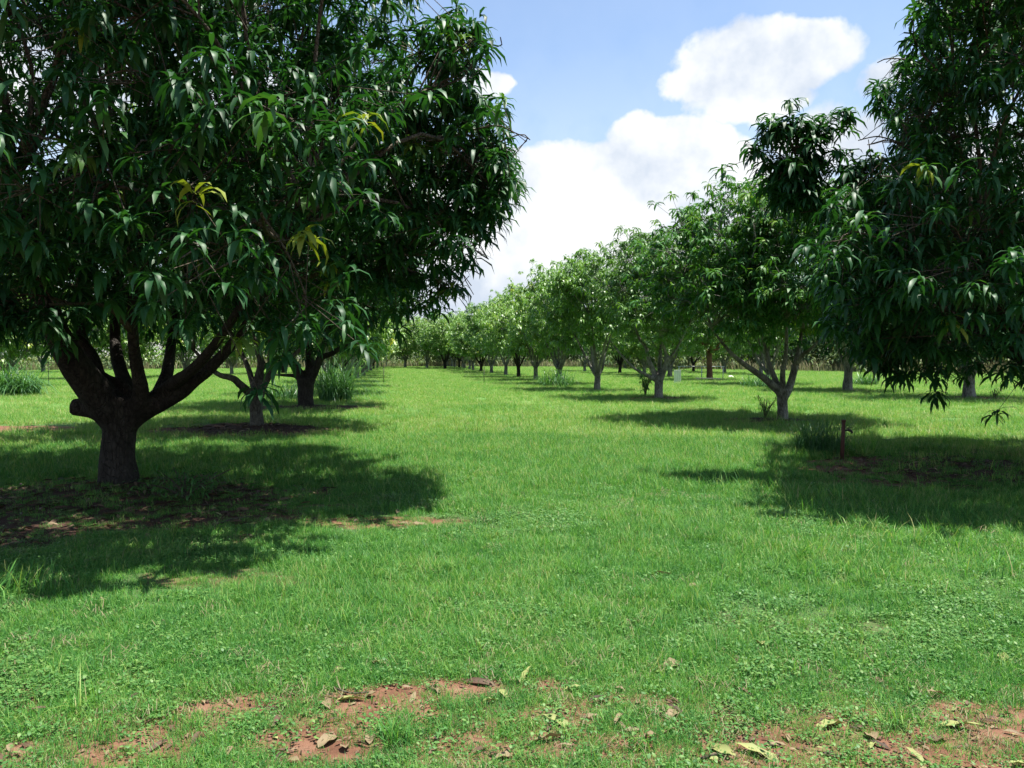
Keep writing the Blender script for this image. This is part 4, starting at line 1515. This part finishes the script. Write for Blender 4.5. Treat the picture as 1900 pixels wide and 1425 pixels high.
leaf_litter(A_XY[0] + .2, 8.3, 3.8, 2.8, 2200, 901, "brown leaf litter in the shade round the big forked trunk")
leaf_litter(R0_XY[0] + .2, 10.8, 4.2, 3.2, 2200, 902, "brown leaf litter in the shade past the rusty standpipe")
leaf_litter(B_XY[0] - .3, B_XY[1] - .6, 2.3, 1.6, 700, 903, "brown leaf litter at the foot of the pale limbed tree")
leaf_litter(S1_XY[0], S1_XY[1], 2.1, 1.3, 500, 904, "mound of brown litter under the white limbed tree")
leaf_litter(R2_XY[0], R2_XY[1], 1.2, .9, 250, 905, "red brown litter mound round the stocky trunk")


def soil_debris():
    r = np.random.default_rng(950)
    x, y = r.uniform(-3.2, 3.2, 9000), r.uniform(2.6, 4.8, 9000)
    s_ = soil_mask(x, y)
    k = r.random(len(x)) < .06 + s_ * .32
    x, y = x[k], y[k]
    m = len(x)
    fv = [leaf_shape(R(r.uniform(-5, 25)), R(r.uniform(10, 80)), r.uniform(-1.5, 1.5), (.3, .68), wid=r.uniform(.2, .6), fold=.4, mid=False) for _ in range(10)]
    P = np.column_stack([x, y, ground_z(x, y) + r.uniform(.002, .012, m)])
    V, L_, S_, t_ = scatter_leaves(fv, P, r.random(m) * 6.283, r.uniform(.012, .045, m), r.integers(0, 10, m), np.clip(r.normal(.42, .22, m), 0, 1))
    o = link("leaf_crumbs", mesh_np("leaf_crumbs", V, L_, S_, attrs={"tint": t_}, mats=[LITTER]))
    tag(o, "broken bits of dry leaf scattered over the near soil and turf", "leaf litter", kind="stuff")
    x, y = r.uniform(-3.2, 3.2, 12000), r.uniform(2.6, 4.6, 12000)
    k = r.random(len(x)) < soil_mask(x, y) * .5
    x, y = x[k], y[k]
    m = len(x)
    sz = np.minimum(r.gamma(2.0, .0024, m) + .002, .011)
    oc = np.array([(1, 0, 0), (-1, 0, 0), (0, 1, 0), (0, -1, 0), (0, 0, .8), (0, 0, -.8)], float)
    jit = 1 + r.uniform(-.35, .35, (m, 6, 1))
    V = (oc[None] * jit) * sz[:, None, None] + np.column_stack([x, y, ground_z(x, y) + sz * .3])[:, None, :]
    F = np.array([(0, 2, 4), (2, 1, 4), (1, 3, 4), (3, 0, 4), (2, 0, 5), (1, 2, 5), (3, 1, 5), (0, 3, 5)])
    L_ = ((np.arange(m) * 6)[:, None] + F.ravel()[None]).ravel()
    o = link("soil_clods", mesh_np("soil_clods", V.reshape(-1, 3), L_, np.full(m * 8, 3), smooth=False, mats=[plain("soil_clod", (.16, .085, .055), .95, 0, .45, 9)]))
    tag(o, "small red clods and grit loose on the bare near soil", "soil clods", kind="stuff")


soil_debris()


# dead sticks
def stick(pts, label, rad=.008, lift=.03):
    P = []
    for (px, py) in pts:
        x, y = gpos(px, py)
        P.append(np.array([x, y, gz(x, y) + lift]))
    c = P[0].copy()
    T = Tubes()
    T.add([p - c for p in P], np.linspace(rad, rad * .5, len(P)), 6, 4, .15)
    o = link("dead_stick", T.mesh("dead_stick", TWIG), loc=tuple(c))
    tag(o, label, "stick", "dead sticks")


stick([(1780, 930), (1750, 945), (1735, 930), (1745, 918)], "curved pale dead stick lying in the shade past the standpipe", .012)
stick([(395, 985), (440, 972), (480, 968)], "thin dead stick at the edge of the big tree shadow", .01)
stick([(620, 1290), (650, 1300), (690, 1296)], "short dead twig at the rim of the near bare soil", .005, .015)
stick([(1290, 1420), (1330, 1408), (1368, 1412)], "grey dead twig on the near soil beside a yellow leaf", .006, .015)
